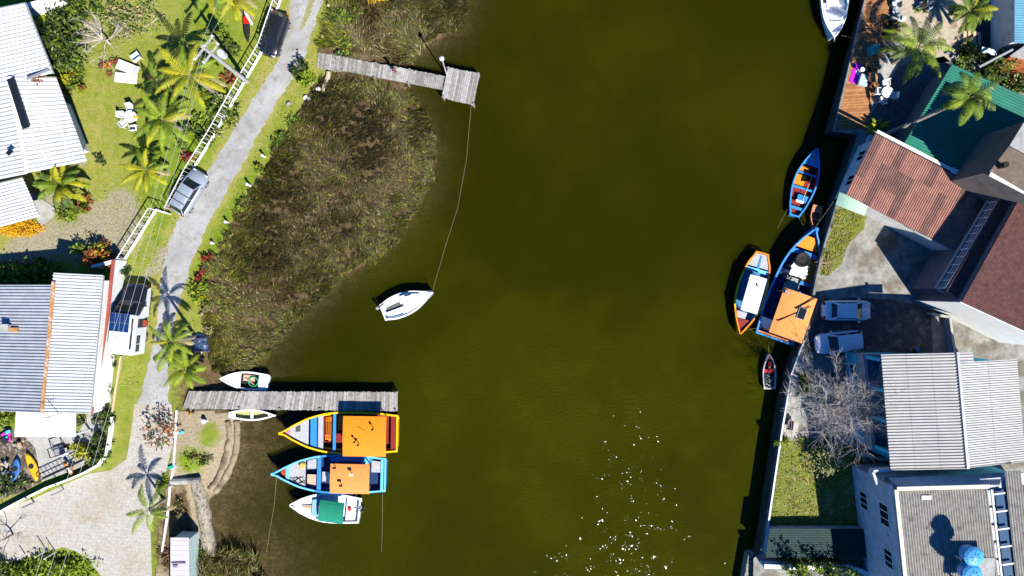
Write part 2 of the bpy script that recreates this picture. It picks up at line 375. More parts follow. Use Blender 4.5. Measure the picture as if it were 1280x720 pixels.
# water: a closed body of murky olive water with a rippled skin
def water_mat():
    m = bpy.data.materials.new('murky_water'); m.use_nodes = True; nt = m.node_tree; N = nt.nodes; L = nt.links; N.clear()
    out = N.new('ShaderNodeOutputMaterial'); tr = N.new('ShaderNodeBsdfTransparent'); gl = N.new('ShaderNodeBsdfGlossy'); gl.inputs['Roughness'].default_value = .085
    fr = N.new('ShaderNodeFresnel'); fr.inputs['IOR'].default_value = 1.2; ms = N.new('ShaderNodeMixShader')
    tc = N.new('ShaderNodeTexCoord')
    def noise(s, d, r=.5, sc=(1, 1, 1)):
        mp = N.new('ShaderNodeMapping'); mp.inputs['Scale'].default_value = sc; L.new(tc.outputs['Object'], mp.inputs[0])
        n = N.new('ShaderNodeTexNoise'); n.inputs['Scale'].default_value = s; n.inputs['Detail'].default_value = d; n.inputs['Roughness'].default_value = r; L.new(mp.outputs[0], n.inputs['Vector']); return n.outputs['Fac']
    def math_(op, a_, b_=None, c_=None):
        q = N.new('ShaderNodeMath'); q.operation = op
        for i, v in enumerate((a_, b_, c_)):
            if v is None: continue
            if isinstance(v, (int, float)): q.inputs[i].default_value = v
            else: L.new(v, q.inputs[i])
        return q.outputs[0]
    def mr(v, a_, b_, c_=0., d_=1.):
        q = N.new('ShaderNodeMapRange'); q.interpolation_type = 'SMOOTHSTEP'
        for i, u in enumerate((a_, b_, c_, d_)): q.inputs[i + 1].default_value = u
        L.new(v, q.inputs[0]); return q.outputs[0]
    b1 = N.new('ShaderNodeBump'); b1.inputs['Strength'].default_value = 1; b1.inputs['Distance'].default_value = .03; L.new(noise(2.2, 3, .55, (1, 1.7, 1)), b1.inputs['Height'])
    # small steep facets of chop, tilted only where glints are wanted on the lower reach; the sun glints off the few that face it
    vo = N.new('ShaderNodeTexVoronoi'); vo.inputs['Scale'].default_value = 10.5; L.new(tc.outputs['Object'], vo.inputs['Vector'])
    sx = N.new('ShaderNodeSeparateXYZ'); L.new(tc.outputs['Object'], sx.inputs[0]); X_, Y_ = sx.outputs[0], sx.outputs[1]
    core = math_('MULTIPLY', mr(math_('ABSOLUTE', math_('SUBTRACT', X_, 10.3)), 8, .2), mr(Y_, 0, -18))
    low = math_('MULTIPLY', mr(math_('ABSOLUTE', math_('SUBTRACT', X_, 6)), 11, 4), mr(Y_, -19.5, -25))
    glint_chop = math_('MULTIPLY', math_('MAXIMUM', core, low), mr(noise(1.1, 4), .42, .70))
    amp = math_('MULTIPLY', glint_chop, .66)
    sv = N.new('ShaderNodeVectorMath'); sv.operation = 'SUBTRACT'; L.new(vo.outputs['Color'], sv.inputs[0]); sv.inputs[1].default_value = (.5, .5, .5)
    sv2 = N.new('ShaderNodeVectorMath'); sv2.operation = 'MULTIPLY'; L.new(sv.outputs[0], sv2.inputs[0]); sv2.inputs[1].default_value = (1, 1, 0)
    sv3 = N.new('ShaderNodeVectorMath'); sv3.operation = 'SCALE'; L.new(sv2.outputs[0], sv3.inputs[0]); L.new(amp, sv3.inputs['Scale'])
    sv4 = N.new('ShaderNodeVectorMath'); sv4.operation = 'ADD'; L.new(sv3.outputs[0], sv4.inputs[0]); L.new(b1.outputs[0], sv4.inputs[1])
    sv5 = N.new('ShaderNodeVectorMath'); sv5.operation = 'NORMALIZE'; L.new(sv4.outputs[0], sv5.inputs[0])
    # thin drifting scum of algae gives the surface its uneven tone
    b2 = N.new('ShaderNodeBump'); b2.inputs['Strength'].default_value = 1; b2.inputs['Distance'].default_value = .14; L.new(noise(2.6, 4, .6, (1, 1.9, 1)), b2.inputs['Height'])
    df = N.new('ShaderNodeBsdfDiffuse'); df.inputs['Color'].default_value = (.048, .051, .0003, 1); L.new(b2.outputs[0], df.inputs['Normal'])
    al = math_('ADD', math_('ADD', mr(noise(.05, 4, .55), .38, .62, .02, .40), mr(noise(.35, 5, .6), .45, .7, 0, .12)), mr(Y_, 14, -24, 0, .30))
    al = math_('MULTIPLY', al, mr(X_, -26, -7, .05, 1))
    m0 = N.new('ShaderNodeMixShader'); L.new(al, m0.inputs[0]); L.new(tr.outputs[0], m0.inputs[1]); L.new(df.outputs[0], m0.inputs[2])
    L.new(sv5.outputs[0], gl.inputs['Normal']); L.new(b1.outputs[0], fr.inputs['Normal'])
    L.new(fr.outputs[0], ms.inputs[0]); L.new(m0.outputs[0], ms.inputs[1]); L.new(gl.outputs[0], ms.inputs[2]); L.new(ms.outputs[0], out.inputs['Surface'])
    pv = N.new('ShaderNodeVolumePrincipled'); pv.inputs['Color'].default_value = (.108, .118, .0003, 1); pv.inputs['Density'].default_value = 1.5; pv.inputs['Absorption Color'].default_value = (0, 0, 0, 1)
    L.new(pv.outputs[0], out.inputs['Volume'])
    return m
b = B(); b.box((0, 0, -2), (780, 780, 4)); water = b.put('water', water_mat()); setp(water, kind='structure')
# ---------------------------------------------------------------- plants
G = {}
def gm(name, col, tr=.18, var=(2.5, .25)): G[name] = mat('leaf_' + name, col, rough=.6, spec=.25, var=var, trans=tr); return G[name]
gm('dark', (.030, .052, .012)); gm('mid', (.075, .118, .020)); gm('bright', (.155, .225, .018)); gm('yellow', (.36, .33, .012)); gm('lime', (.23, .30, .02))
gm('straw', (.34, .27, .13), .05); gm('brown', (.092, .058, .027), .05); gm('red', (.26, .035, .022)); gm('orange', (.48, .16, .02)); gm('gold', (.72, .40, .012)); gm('pale', (.30, .31, .12)); gm('rust', (.28, .10, .035))
BARK = mat('bark', (.20, .16, .12), var=(5, .35), rough=.95); DEADBARK = mat('dead_bark', (.52, .46, .41), var=(6, .25), rough=.9)
PALMBARK = mat('palm_bark', (.26, .22, .17), var=(7, .3), rough=.95)

def leaves(n, cen, rad, size, aspect=.45, clumps=None, seed=0, up=.6, hollow=.0, droop=0):
    """n two-face leaves in clumps through an ellipsoid; arrays for np meshes"""
    r = np.random.RandomState(seed); rad = np.array(rad, float); cen = np.array(cen, float)
    k = clumps or max(6, n // 40)
    c = r.normal(size=(k, 3)); c /= np.linalg.norm(c, axis=1)[:, None]; c *= (hollow + (1 - hollow) * r.uniform(0, 1, (k, 1)) ** .45); c[:, 2] = np.abs(c[:, 2]) * 1.0 - .15
    ci = r.randint(0, k, n); cs = r.uniform(.14, .36, k)
    p = cen + (c[ci] + r.normal(size=(n, 3)) * cs[ci][:, None] * .6) * rad
    d = c[ci] * [1, 1, .3] + r.normal(size=(n, 3)) * .7; d[:, 2] -= droop; d /= np.linalg.norm(d, axis=1)[:, None]
    nn = r.normal(size=(n, 3)) * (1 - up) + np.array([0, 0, 1]) * up + c[ci] * .3
    sd = np.cross(d, nn); sd /= np.linalg.norm(sd, axis=1)[:, None] + 1e-6
    L = size * r.uniform(.6, 1.35, (n, 1)); wd = L * aspect
    a = p; b_ = p + d * L * .5 - sd * wd / 2; t = p + d * L; e = p + d * L * .5 + sd * wd / 2; t[:, 2] -= .15 * L[:, 0]
    V = np.stack([a, b_, t, e], 1).reshape(-1, 3); F = np.arange(4 * n).reshape(-1, 4)
    return V, F, ci, k
def foliage(name, parent, n, rad, size, mats, wts, seed, cen=(0, 0, 0), **kw):
    V, F, ci, k = leaves(n, cen, rad, size, seed=seed, **kw); r = np.random.RandomState(seed + 1)
    V[:, 2] = np.maximum(V[:, 2], .03)
    wts = np.array(wts, float) / sum(wts); cm = r.choice(len(mats), k, p=wts); mi = np.where(r.uniform(size=n) < .65, cm[ci], r.choice(len(mats), n, p=wts))
    o = np_mesh(name, V, F, [G[m] for m in mats], mi); o.parent = parent; return o
def shrub(px, py, z, rpx, h, label, mats=('mid', 'bright', 'dark'), wts=(3, 2, 2), n=700, size=.3, seed=1, cat='shrub', name='shrub', group=None, ry=None, **kw):
    loc = W(px, py, z); o = thing(name, label, cat, loc, 0, group); rx = rpx / S
    foliage('foliage', o, n, (rx, (ry or rpx) / S, h), size, mats, wts, seed, **kw)
    b = B(); r = random.Random(seed)
    for i in range(4):
        a = r.uniform(0, 6.28); b.tube([(0, 0, -.05), (math.cos(a) * rx * .2, math.sin(a) * rx * .2, h * .35), (math.cos(a) * rx * .45, math.sin(a) * rx * .45, h * .7)], [.05, .04, .015], 5)
    b.put('stem', BARK, o); return o
def frond(b, base, az, el, L, droop, wleaf, mi, r, pairs=20, wl=.085, curl=0.0):
    """a feather frond: rachis strip + drooping leaflets"""
    p = Vector(base); pts = []; e = el; a = az; st = L / 10
    for i in range(11):
        pts.append(p.copy()); d = Vector((math.cos(a) * math.cos(e), math.sin(a) * math.cos(e), math.sin(e))); p = p + d * st; e -= droop / 10 * (.5 + i * .12); a += curl / 10
    b.tube(pts[::2] + [pts[-1]], [.035, .03, .026, .02, .015, .01, .006][:len(pts[::2]) + 1], 4, mi)
    for k in range(pairs):
        t = .12 + .87 * k / (pairs - 1); f = t * 10; i = min(9, int(f)); q = pts[i].lerp(pts[i + 1], f - i); d = (pts[i + 1] - pts[i]).normalized()
        sd = d.cross(Vector((0, 0, 1))).normalized(); up = sd.cross(d)
        ll = wleaf * math.sin(math.pi * min(1, t * .82 + .16)) ** .7 * r.uniform(.85, 1.1)
        for s in (-1, 1):
            ld_ = (sd * s * .85 + d * (.45 + .5 * t) - Vector((0, 0, .25 + .25 * r.random()))).normalized()
            nrm = up + sd * s * .35
            s2 = ld_.cross(nrm).normalized() * wl / 2
            m1 = q + ld_ * ll * .45; tp = q + ld_ * ll - Vector((0, 0, ll * .18))
            b.add([q - s2 * .5, m1 - s2, tp, m1 + s2, q + s2 * .5], [(0, 1, 2, 3, 4)], mi if r.random() < .85 else (mi + 1) % 3)
def palm(px, py, z, h, label, L=2.6, n=15, lean=(0, 0), mats=('yellow', 'bright', 'mid', 'straw'), seed=1, droop=1.5, wleaf=.5, tr=.13, name='palm_tree', cat='palm tree', crown_at=True, group=None, emin=-.2, emax=1.15, pairs=22, wl=.07):
    """crown centred on the given pixel; trunk goes straight down (plus lean in metres at the top)"""
    top = W(px, py, z + h); loc = Vector((top.x - lean[0], top.y - lean[1], z)); o = thing(name, label, cat, loc, 0, group)
    r = random.Random(seed); b = B(); k = 9; pts = []; rs_ = []
    for i in range(k):
        t = i / (k - 1); pts.append((lean[0] * t ** 1.6, lean[1] * t ** 1.6, -.1 + (h + .1) * t)); rs_.append(tr * (1.35 - .5 * t) * (1.08 if i % 2 else 1) + (.06 if i == 0 else 0))
    b.tube(pts, rs_, 8); b.put('trunk', PALMBARK, o)
    b = B(); c = Vector((lean[0], lean[1], h))
    for i in range(n):
        az = i * 2.39996 + r.uniform(-.25, .25); el = emin + (emax - emin) * (i / max(1, n - 1)) ** 1.2 + r.uniform(-.12, .12)
        mi = r.choices((0, 1, 2), (4, 3, 2))[0] if i > 1 else 3
        frond(b, c + Vector((math.cos(az) * .1, math.sin(az) * .1, .05)), az, el, L * r.uniform(.82, 1.08), droop * r.uniform(.8, 1.2), wleaf, mi, r, pairs, wl, r.uniform(-.3, .3))
    b.put('crown', [G[m] for m in mats], o); return o
def bare_tree(px, py, z, h, spread, label, n1=9, seed=3, m=None, levels=4, r0=.12, name='bare_tree', lift=.5, kids=(3, 5), wig=.15):
    loc = W(px, py, z); o = thing(name, label, 'bare tree', loc); r = random.Random(seed); bt = B(); bc = B()
    trunk = [(0, 0, -.1), (.1, .05, h * .2), (.05, -.05, h * .38)]; bt.tube(trunk, [r0 * 1.5, r0 * 1.15, r0], 8); bt.put('trunk', m or DEADBARK, o)
    def grow(p, d, L, rad, lev):
        pts = [p]; q = p.copy(); dd = d.copy()
        for i in range(4):
            dd = (dd + Vector((r.gauss(0, wig), r.gauss(0, wig), r.gauss(.03, .08)))).normalized(); q = q + dd * L / 4; pts.append(q.copy())
        bc.tube(pts, [rad, rad * .8, rad * .62, rad * .48, rad * .32], 4 if lev else 6)
        if lev >= levels - 1: return
        for k in range(r.randint(*kids)):
            i = r.choice((1, 2, 3, 3, 4)); nd = (dd + Vector((r.gauss(0, .55), r.gauss(0, .55), r.gauss(.05, .35)))).normalized()
            grow(pts[i].copy(), nd, L * r.uniform(.5, .8), max(.011, rad * .5), lev + 1)
    for k in range(n1):
        a = 6.283 * k / n1 + r.uniform(-.3, .3); e = r.uniform(.1, 1.2) * lift * 2
        grow(Vector(trunk[r.choice((1, 2, 2))]), Vector((math.cos(a) * math.cos(e), math.sin(a) * math.cos(e), math.sin(e))), spread * r.uniform(.4, .6), r0 * .55, 0)
    bc.put('crown', m or DEADBARK, o); return o
def reeds(name, poly, n, seed, colour, hgt=(.7, 1.7), skip=None, zfun=None, lay=.8):
    r = np.random.RandomState(seed); P = np.array(poly); lo = P.min(0); hi = P.max(0); X = []; Y = []
    x = r.uniform(lo[0], hi[0], n * 4); y = r.uniform(lo[1], hi[1], n * 4)
    jx = .45 * lowfreq(x, y, 2.4, seed + 21) + .3 * lowfreq(x, y, 6, seed + 22); jy = .45 * lowfreq(x, y, 2.4, seed + 23) + .3 * lowfreq(x, y, 6, seed + 24)      # ragged edge
    ok = in_poly(x + jx, y + jy, poly) & (lowfreq(x, y, 3.1, seed + 4) + .9 * lowfreq(x, y, 9, seed + 5) + .7 * lowfreq(x, y, 5.3, seed + 6) > -.22 + r.uniform(-.2, .2, x.size))
    for sk in skip or (): ok &= ~in_poly(x, y, sk)
    x = x[ok][:n]; y = y[ok][:n]; n = len(x)
    z, _, _ = bank_height(x, y); z = np.maximum(z, -.6)
    a = lowfreq(x, y, .55, seed + 1) * 3.5 + lowfreq(x, y, 2.6, seed + 9) * 1.6 + r.normal(0, .5, n) + 1.2
    tall = np.clip(.65 + .6 * lowfreq(x, y, .8, seed + 2) + .3 * lowfreq(x, y, 3, seed + 7), .25, 1.2)
    L = r.uniform(hgt[0], hgt[1], n) * tall; ln = np.clip(r.normal(lay, .25, n), .25, 1.25)
    d = np.stack([np.cos(a), np.sin(a)], 1); sd = np.stack([-np.sin(a), np.cos(a)], 1); wd = r.uniform(.03, .06, n)
    b0 = np.stack([x, y, np.maximum(z, 0) - .05], 1)
    m1 = b0 + np.concatenate([d * (L * ln * .3)[:, None], (L * .62)[:, None]], 1); tp = b0 + np.concatenate([d * (L * ln * .95)[:, None], (L * .85)[:, None]], 1)
    S3 = np.concatenate([sd * wd[:, None] / 2, np.zeros((n, 1))], 1)
    V = np.stack([b0 - S3 * .7, b0 + S3 * .7, m1 + S3, m1 - S3, tp + S3 * .25, tp - S3 * .25], 1).reshape(-1, 3)
    k = np.arange(n)[:, None] * 6; F = np.concatenate([k + [0, 1, 2, 3], k + [3, 2, 4, 5]], 1).reshape(-1, 4)
    mi = np.repeat(colour(x, y, r, n), 2)
    o = np_mesh(name, V, F, [G[m] for m in REEDM], mi); setp(o, kind='stuff'); return o

# ---------------------------------------------------------------- buildings
def corrugated(b, A, Bq, C, D, waves, amp=.045, rows=3, m=0, prof=None, thick=.03, step=.015, panel=None):
    """roof sheet: ribs run from edge A-B down to edge D-C"""
    prof = prof or [0, .5, 1, 1, .5, 0]; k = len(prof); A, Bq, C, D = map(Vector, (A, Bq, C, D)); n = waves * k
    for rw in range(rows):
        t0 = rw / rows; t1 = (rw + 1) / rows; top = []; bot = []
        for i in range(n + 1):
            s = i / n; z = amp * prof[i % k]
            p = A.lerp(Bq, s); q = D.lerp(C, s)
            u = p.lerp(q, t0); v = p.lerp(q, min(1, t1 + (.006 if rw < rows - 1 else 0)))
            top.append(u + Vector((0, 0, z + (0 if rw == 0 else 0)))); bot.append(v + Vector((0, 0, z + step)))
        f0 = len(b.m); b.loft([top, bot], m, closed=False)
        if panel:      # single sheets replaced or weathered differently
            rr = random.Random(panel[2] + rw); w_ = panel[0] * k; pick = {}
            for i in range(n): b.m[f0 + i] = pick.setdefault(i // w_, 1 if rr.random() < panel[1] else 0)
    a = Vector((0, 0, -thick)); e = [A + a, Bq + a, C + a, D + a]; b.add(e, [(3, 2, 1, 0)], m)
    for p, q in ((A, Bq), (Bq, C), (C, D), (D, A)): b.add([p, q, q + a, p + a], [(3, 2, 1, 0)], m)
    return b
SINE = [0, .25, .75, 1, .75, .25]; RIB = [0, 0, 0, 0, 1, 1]
def walls(b, corners, zb, inset=.35, drop=.12, m=0, inx=None):
    """walls under a roof whose corners (with height) are given"""
    C = sum((Vector(c) for c in corners), Vector()) / len(corners); P = []
    for c in corners:
        c = Vector(c); d = Vector((C.x - c.x, C.y - c.y, 0)); d = d.normalized() * inset * 1.4; P.append(c + d - Vector((0, 0, drop)))
    n = len(P); V = [(p.x, p.y, zb) for p in P] + [tuple(p) for p in P]
    b.add(V, [(i, (i + 1) % n, n + (i + 1) % n, n + i) for i in range(n)] + [tuple(range(n, 2 * n))], m); return P
def building(name, label, px, py, z): return thing(name, label, 'house', W(px, py, z))
def window_on(parent, p, q, z0, z1, s0, s1, out, mf, mg, bars=2, dep=.07):
    """framed window in the wall running p->q between fractions s0..s1; out = outward normal"""
    p = Vector((p[0], p[1], 0)); q = Vector((q[0], q[1], 0)); a = p.lerp(q, s0); c = p.lerp(q, s1); o = Vector((out[0], out[1], 0)).normalized()
    b = B(); w_ = .07
    A = a + o * dep / 2; Cc = c + o * dep / 2
    for zz in (z0, z1): b.beam((A.x, A.y, zz), (Cc.x, Cc.y, zz), dep, w_)
    d = (Cc - A).normalized() * w_ / 2
    for e in (A + d, Cc - d): b.beam((e.x, e.y, z0 + w_ / 2), (e.x, e.y, z1 - w_ / 2), dep, w_)
    for i in range(1, bars):
        e = A.lerp(Cc, i / bars); b.beam((e.x, e.y, z0 + w_ / 2), (e.x, e.y, z1 - w_ / 2), dep * .8, .05)
    f = b.put('window', mf, parent, world=True)
    b = B(); g = o * .02; b.add([(a.x + g.x, a.y + g.y, z0), (c.x + g.x, c.y + g.y, z0), (c.x + g.x, c.y + g.y, z1), (a.x + g.x, a.y + g.y, z1)], [(0, 1, 2, 3)]); b.put('pane', mg, f, world=True)
    return f
WHITE = mat('white_paint', (.78, .77, .74), var=(1.5, .08), rough=.6); PLASTER = mat('plaster', (.62, .60, .56), var=(1.2, .16), col2=(.40, .37, .33), var2=(.9, .56, .74), rough=.9)
GLASS = mat('dark_glass', (.012, .016, .022), rough=.06, spec=.6); DARK = mat('dark_void', (.02, .02, .022), rough=.9); CONC = mat('concrete', (.36, .35, .33), var=(2, .22), rough=.95)
REDTRIM = mat('brick_red_trim', (.30, .07, .05), var=(4, .2)); RUST = mat('rusty_metal', (.42, .20, .07), var=(5, .35), col2=(.52, .42, .33), var2=(3, .5, .6))
STEEL = mat('steel', (.42, .43, .44), rough=.45, metal=.5, var=(5, .1)); BLACK = mat('black_rubber', (.018, .018, .018), rough=.7); ROPE = mat('rope', (.42, .36, .22), rough=.9)
WOOD = mat('grey_planks', (.30, .285, .265), var=(3, .3), col2=(.20, .19, .175), var2=(2.2, .5, .65), rough=.95); REDWOOD = mat('brown_deck', (.30, .13, .05), var=(3, .3), rough=.8)
YEL = mat('yellow_paint', (.80, .48, .006), rough=.35, spec=.4, var=(5, .08)); ORA = mat('orange_paint', (.83, .24, .008), rough=.45, spec=.35, var=(4, .1)); ORA2 = mat('faded_orange_paint', (.80, .27, .07), rough=.6, var=(3, .12))
BLUE = mat('blue_paint', (.035, .24, .58), rough=.4, spec=.4, var=(5, .1)); SKYB = mat('light_blue_paint', (.15, .52, .72), rough=.4, spec=.4, var=(5, .1)); NAVY = mat('navy_paint', (.012, .035, .12), rough=.5)
MAROON = mat('maroon_paint', (.22, .02, .015), rough=.55, var=(4, .15)); GREYB = mat('grey_boards', (.40, .40, .42), var=(4, .15), rough=.8); GEL = mat('white_gelcoat', (.80, .81, .82), rough=.25, spec=.5, coat=.3)
TEAL = mat('teal_paint', (.06, .46, .60), var=(1.5, .2), rough=.8); GREEN = mat('green_canvas', (.008, .20, .12), var=(2, .12), rough=.7)
# ---------------------------------------------------------------- left bank: houses, walls, fence
WROOF = mat('white_roof_sheet', (.57, .565, .56), var=(.9, .14), col2=(.42, .41, .40), var2=(1.3, .6, .75), rough=.5)
GROOF = mat('shaded_slope_sheet', (.40, .42, .46), var=(1.1, .14), rough=.45, metal=.15)  # slope turned from the sun, its greyer shade is in the colour
WROOF2 = mat('pale_roof_sheet', (.51, .52, .54), var=(1.1, .1), rough=.45)
# house with white roofs, top left corner
hA = building('white_roofed_house', 'house with white corrugated roofs beside the lawn in the top left', 30, 160, LZ)
def roofpx(b, q, zs, waves, **kw):
    P = [W(x, y, z) for (x, y), z in zip(q, zs)]; corrugated(b, *P, waves, **kw); return P
b = B(); P1 = roofpx(b, [(-34, 16), (31, 3), (67, 91), (2, 108)][0:1] + [(-60, 21), (-30, 112), (67, 91)] if 0 else [(31, 3), (67, 91), (-22, 112), (-58, 21)], (3.6, 3.6, 4.5, 4.5), 19, amp=.1, prof=SINE, rows=2)
b.put('roof', WROOF, hA, world=True)
b = B(); P2 = roofpx(b, [(70, 96), (109, 201), (35, 216), (12, 95)], (3.3, 3.3, 4.3, 4.3), 22, amp=.1, prof=SINE, rows=2); b.put('roof', WROOF, hA, world=True)
b = B(); P3 = roofpx(b, [(10, 96), (34, 217), (-40, 232), (-60, 110)], (3.95, 3.95, 3.2, 3.2), 24, amp=.1, prof=SINE, rows=2); b.put('roof', WROOF, hA, world=True)
b = B(); P4 = roofpx(b, [(28, 221), (50, 270), (-30, 292), (-50, 240)], (3.1, 3.1, 3.6, 3.6), 13, amp=.1, prof=SINE, rows=2); b.put('roof', WROOF, hA, world=True)
b = B()
for P in (P1, P2, P3, P4): walls(b, P, LZ - .05, 1.25)
b.put('wall', PLASTER, hA, world=True)
b = B(); p, q = W(11, 96, 4.42), W(35, 216, 4.42); b.beam(p, q, .35, .05); b.put('ridge_cap', WHITE, hA, world=True)
for (x0, y0, x1, y1, wd) in ((13, 98, 33, 160, .55), (10, 188, 14, 192, .5)):
    b = B(); b.beam(W(x0, y0, 4.45), W(x1, y1, 4.45), wd * 1.15, .06); b.put('skylight', GLASS, hA, world=True)
b = B(); b.beam(W(33, 99, 4.5), W(61, 87, 3.8), .18, .14); b.beam(W(67, 92, 3.62), W(32, 4, 3.62), .14, .12); b.put('gutter', STEEL, hA, world=True)
b = B(); b.prism(WP([(40, 15), (86, 3), (90, 8), (44, 21)], LZ), LZ, LZ + 1.6); setp(b.put('garden_wall', WHITE), 'low white wall behind the dark hedge at the top left house', 'wall')
b = B(); b.prism(WP([(40, 240), (72, 262), (66, 272), (50, 282), (42, 262)], LZ), LZ - .1, LZ + .06); setp(b.put('doorstep_slab', CONC), 'small tan concrete slab beside the white roofed house corner', 'slab')

# house with grey two-slope roof
hB = building('grey_roofed_house', 'house with grey ribbed roof split by a rusty ridge, left edge', 60, 430, LZ)
b = B(); Q1 = roofpx(b, [(66, 356), (52, 516), (-50, 512), (-34, 356)], (4.9, 4.9, 4.05, 4.05), 40, amp=.1, prof=RIB, rows=1); b.put('roof', GROOF, hB, world=True)
b = B(); Q2 = roofpx(b, [(113, 517), (129, 344), (67, 341), (51, 516)][::-1][0:0] + [(67, 341), (51, 516), (113, 517), (129, 344)], (4.8, 4.8, 4.0, 4.0), 44, amp=.1, prof=RIB, rows=1); b.put('roof', WROOF2, hB, world=True)
b = B(); p = [W(67, 352, 4.93), W(60, 435, 4.93), W(52, 516, 4.93)]; b.beam(p[0], p[1], .28, .1); b.beam(p[1], p[2], .28, .1); b.put('ridge_cap', RUST, hB, world=True)
b = B(); Q3 = roofpx(b, [(20, 513), (95, 515), (95, 546), (18, 546)], (3.7, 3.7, 3.3, 3.3), 26, amp=.06, prof=RIB, rows=1); b.put('porch_roof', WROOF2, hB, world=True)
b = B(); walls(b, Q1, LZ - .05); walls(b, Q2, LZ - .05); b.put('wall', WHITE, hB, world=True)
b = B()
for x, y in ((22, 544), (58, 544), (92, 544)):
    t = W(x, y, 3.2); b = B(); b.beam((t.x, t.y, LZ), (t.x, t.y, 3.25), .14, .14); b.put('porch_post', WHITE, hB, world=True)
b = B(); c = W(11, 409, 4.6); b.prism([(c.x - .25, c.y - .2), (c.x + .25, c.y - .2), (c.x + .25, c.y + .2), (c.x - .25, c.y + .2)], 4.4, 5.1); b.box((c.x, c.y, 5.13), (.65, .55, .07)); b.put('chimney', CONC, hB, world=True)
b = B(); c = W(19, 412, 4.6); b.box((c.x, c.y, 4.75), (.7, .35, .2)); b.put('vent_box', RUST, hB, world=True)
b = B(); t = Vector(W(58, 522, 6.2)); b.tube([(t.x, t.y, 4.0), (t.x, t.y, 6.4)], .03, 6)
for i in range(6): b.tube([(t.x - .55 + i * .2, t.y - .45 + i * .03, 6.3), (t.x - .55 + i * .2, t.y + .35, 6.3)], .012, 4)
b.tube([(t.x - .6, t.y, 6.3), (t.x + .6, t.y, 6.3)], .018, 4); b.put('aerial', STEEL, hB, world=True)
b = B(); b.beam(W(129.5, 345, 3.9), W(113.5, 516, 3.9), .13, .1); b.put('gutter', STEEL, hB, world=True)
b = B(); c = W(132, 392, LZ); b.box((c.x, c.y, LZ + .6), (.5, 1.1, 1.2)); setp(b.put('gas_cupboard', mat('ochre_wood', (.42, .24, .05), var=(4, .2)), loc=c, world=True), 'ochre wooden cupboard between grey roofed house and white wall', 'cupboard')

def wall_line(name, label, pts, z, h, th, m, cap=None, cat='wall', caph=.08):
    o = thing(name, label, cat, W(*pts[0], z)); b = B(); P = WP(pts, z)
    for p, q in zip(P, P[1:]):
        d = (q - p).normalized() * th * .0; b.beam(p + Vector((0, 0, h / 2 - .1)) - d, q + Vector((0, 0, h / 2 - .1)) + d, th, h + .2)
    b.put('panel', m, o, world=True)
    if cap:
        b = B()
        for p, q in zip(P, P[1:]): b.beam(p + Vector((0, 0, h + caph / 2 + .002)), q + Vector((0, 0, h + caph / 2 + .002)), th + .1, caph)
        b.put('coping', cap, o, world=True)
    return o
wall_line('boundary_wall', 'tall white plastered wall with red coping between grey roofed house and verge', [(157, 326), (150, 395), (138, 470), (130, 512)], LZ, 1.9, .18, WHITE, REDTRIM)
wall_line('boundary_wall', 'short white wall without coping north of the grey roofed house', [(157, 326), (128, 334)], LZ, 1.7, .18, WHITE, None)
wall_line('boundary_wall', 'low curved white wall around the paved yard planting, below the grey roofed house', [(143, 520), (140, 545), (136, 566), (126, 580), (108, 590), (84, 600), (62, 608), (30, 624), (0, 640), (-40, 656)], LZ, .55, .18, WHITE, None)
wall_line('kerb_edging', 'pale timber edging beside the grass verge near the camper', [(152, 445), (147, 478), (141, 516)], LZ, .2, .12, mat('pale_timber', (.55, .42, .26)), None, 'edging')
wall_line('kerb_edging', 'white kerb line along the earth bank beside the paved yard', [(222, 512), (221, 545), (218, 585), (214, 604), (211, 640), (204, 688)], LZ - .15, .28, .12, WHITE, None, 'edging')
def picket_fence(label, pts, h=1.5, gap=1.05):
    o = thing('white_fence', label, 'fence', W(*pts[0], LZ)); P = WP(pts, LZ)
    b = B(); bp = []
    for p, q in zip(P, P[1:]):
        b.beam(p + Vector((0, 0, .12)), q + Vector((0, 0, .12)), .12, .3)
    b.put('plinth', WHITE, o, world=True); b = B()
    for p, q in zip(P, P[1:]): b.beam(p + Vector((0, 0, h)), q + Vector((0, 0, h)), .06, .07)
    b.put('top_rail', WHITE, o, world=True)
    b = B()
    for p, q in zip(P, P[1:]):
        n = max(2, int((q - p).length / .34))
        for i in range(n): e = p.lerp(q, (i + .5) / n); b.beam(e + Vector((0, 0, .27)), e + Vector((0, 0, h - .05)), .022, .022)
    b.put('bars', WHITE, o, world=True)
    for p, q in zip(P, P[1:]):
        n = max(1, round((q - p).length / .85))
        for i in range(n + 1):
            e = p.lerp(q, i / n); b = B(); b.beam(e + Vector((0, 0, .272)), e + Vector((0, 0, h + .08)), .06, .06); b.put('post', WHITE, o, world=True)
    return o
picket_fence('long white barred fence between the palm lawn and the gravel road', [(356, -14), (330, 62), (306, 103), (268, 170), (240, 215), (216, 262)], 1.55, 1.4)
picket_fence('shorter white barred fence from the road corner down to the white wall', [(214, 268), (196, 262), (157, 324)], 1.45, 1.4)

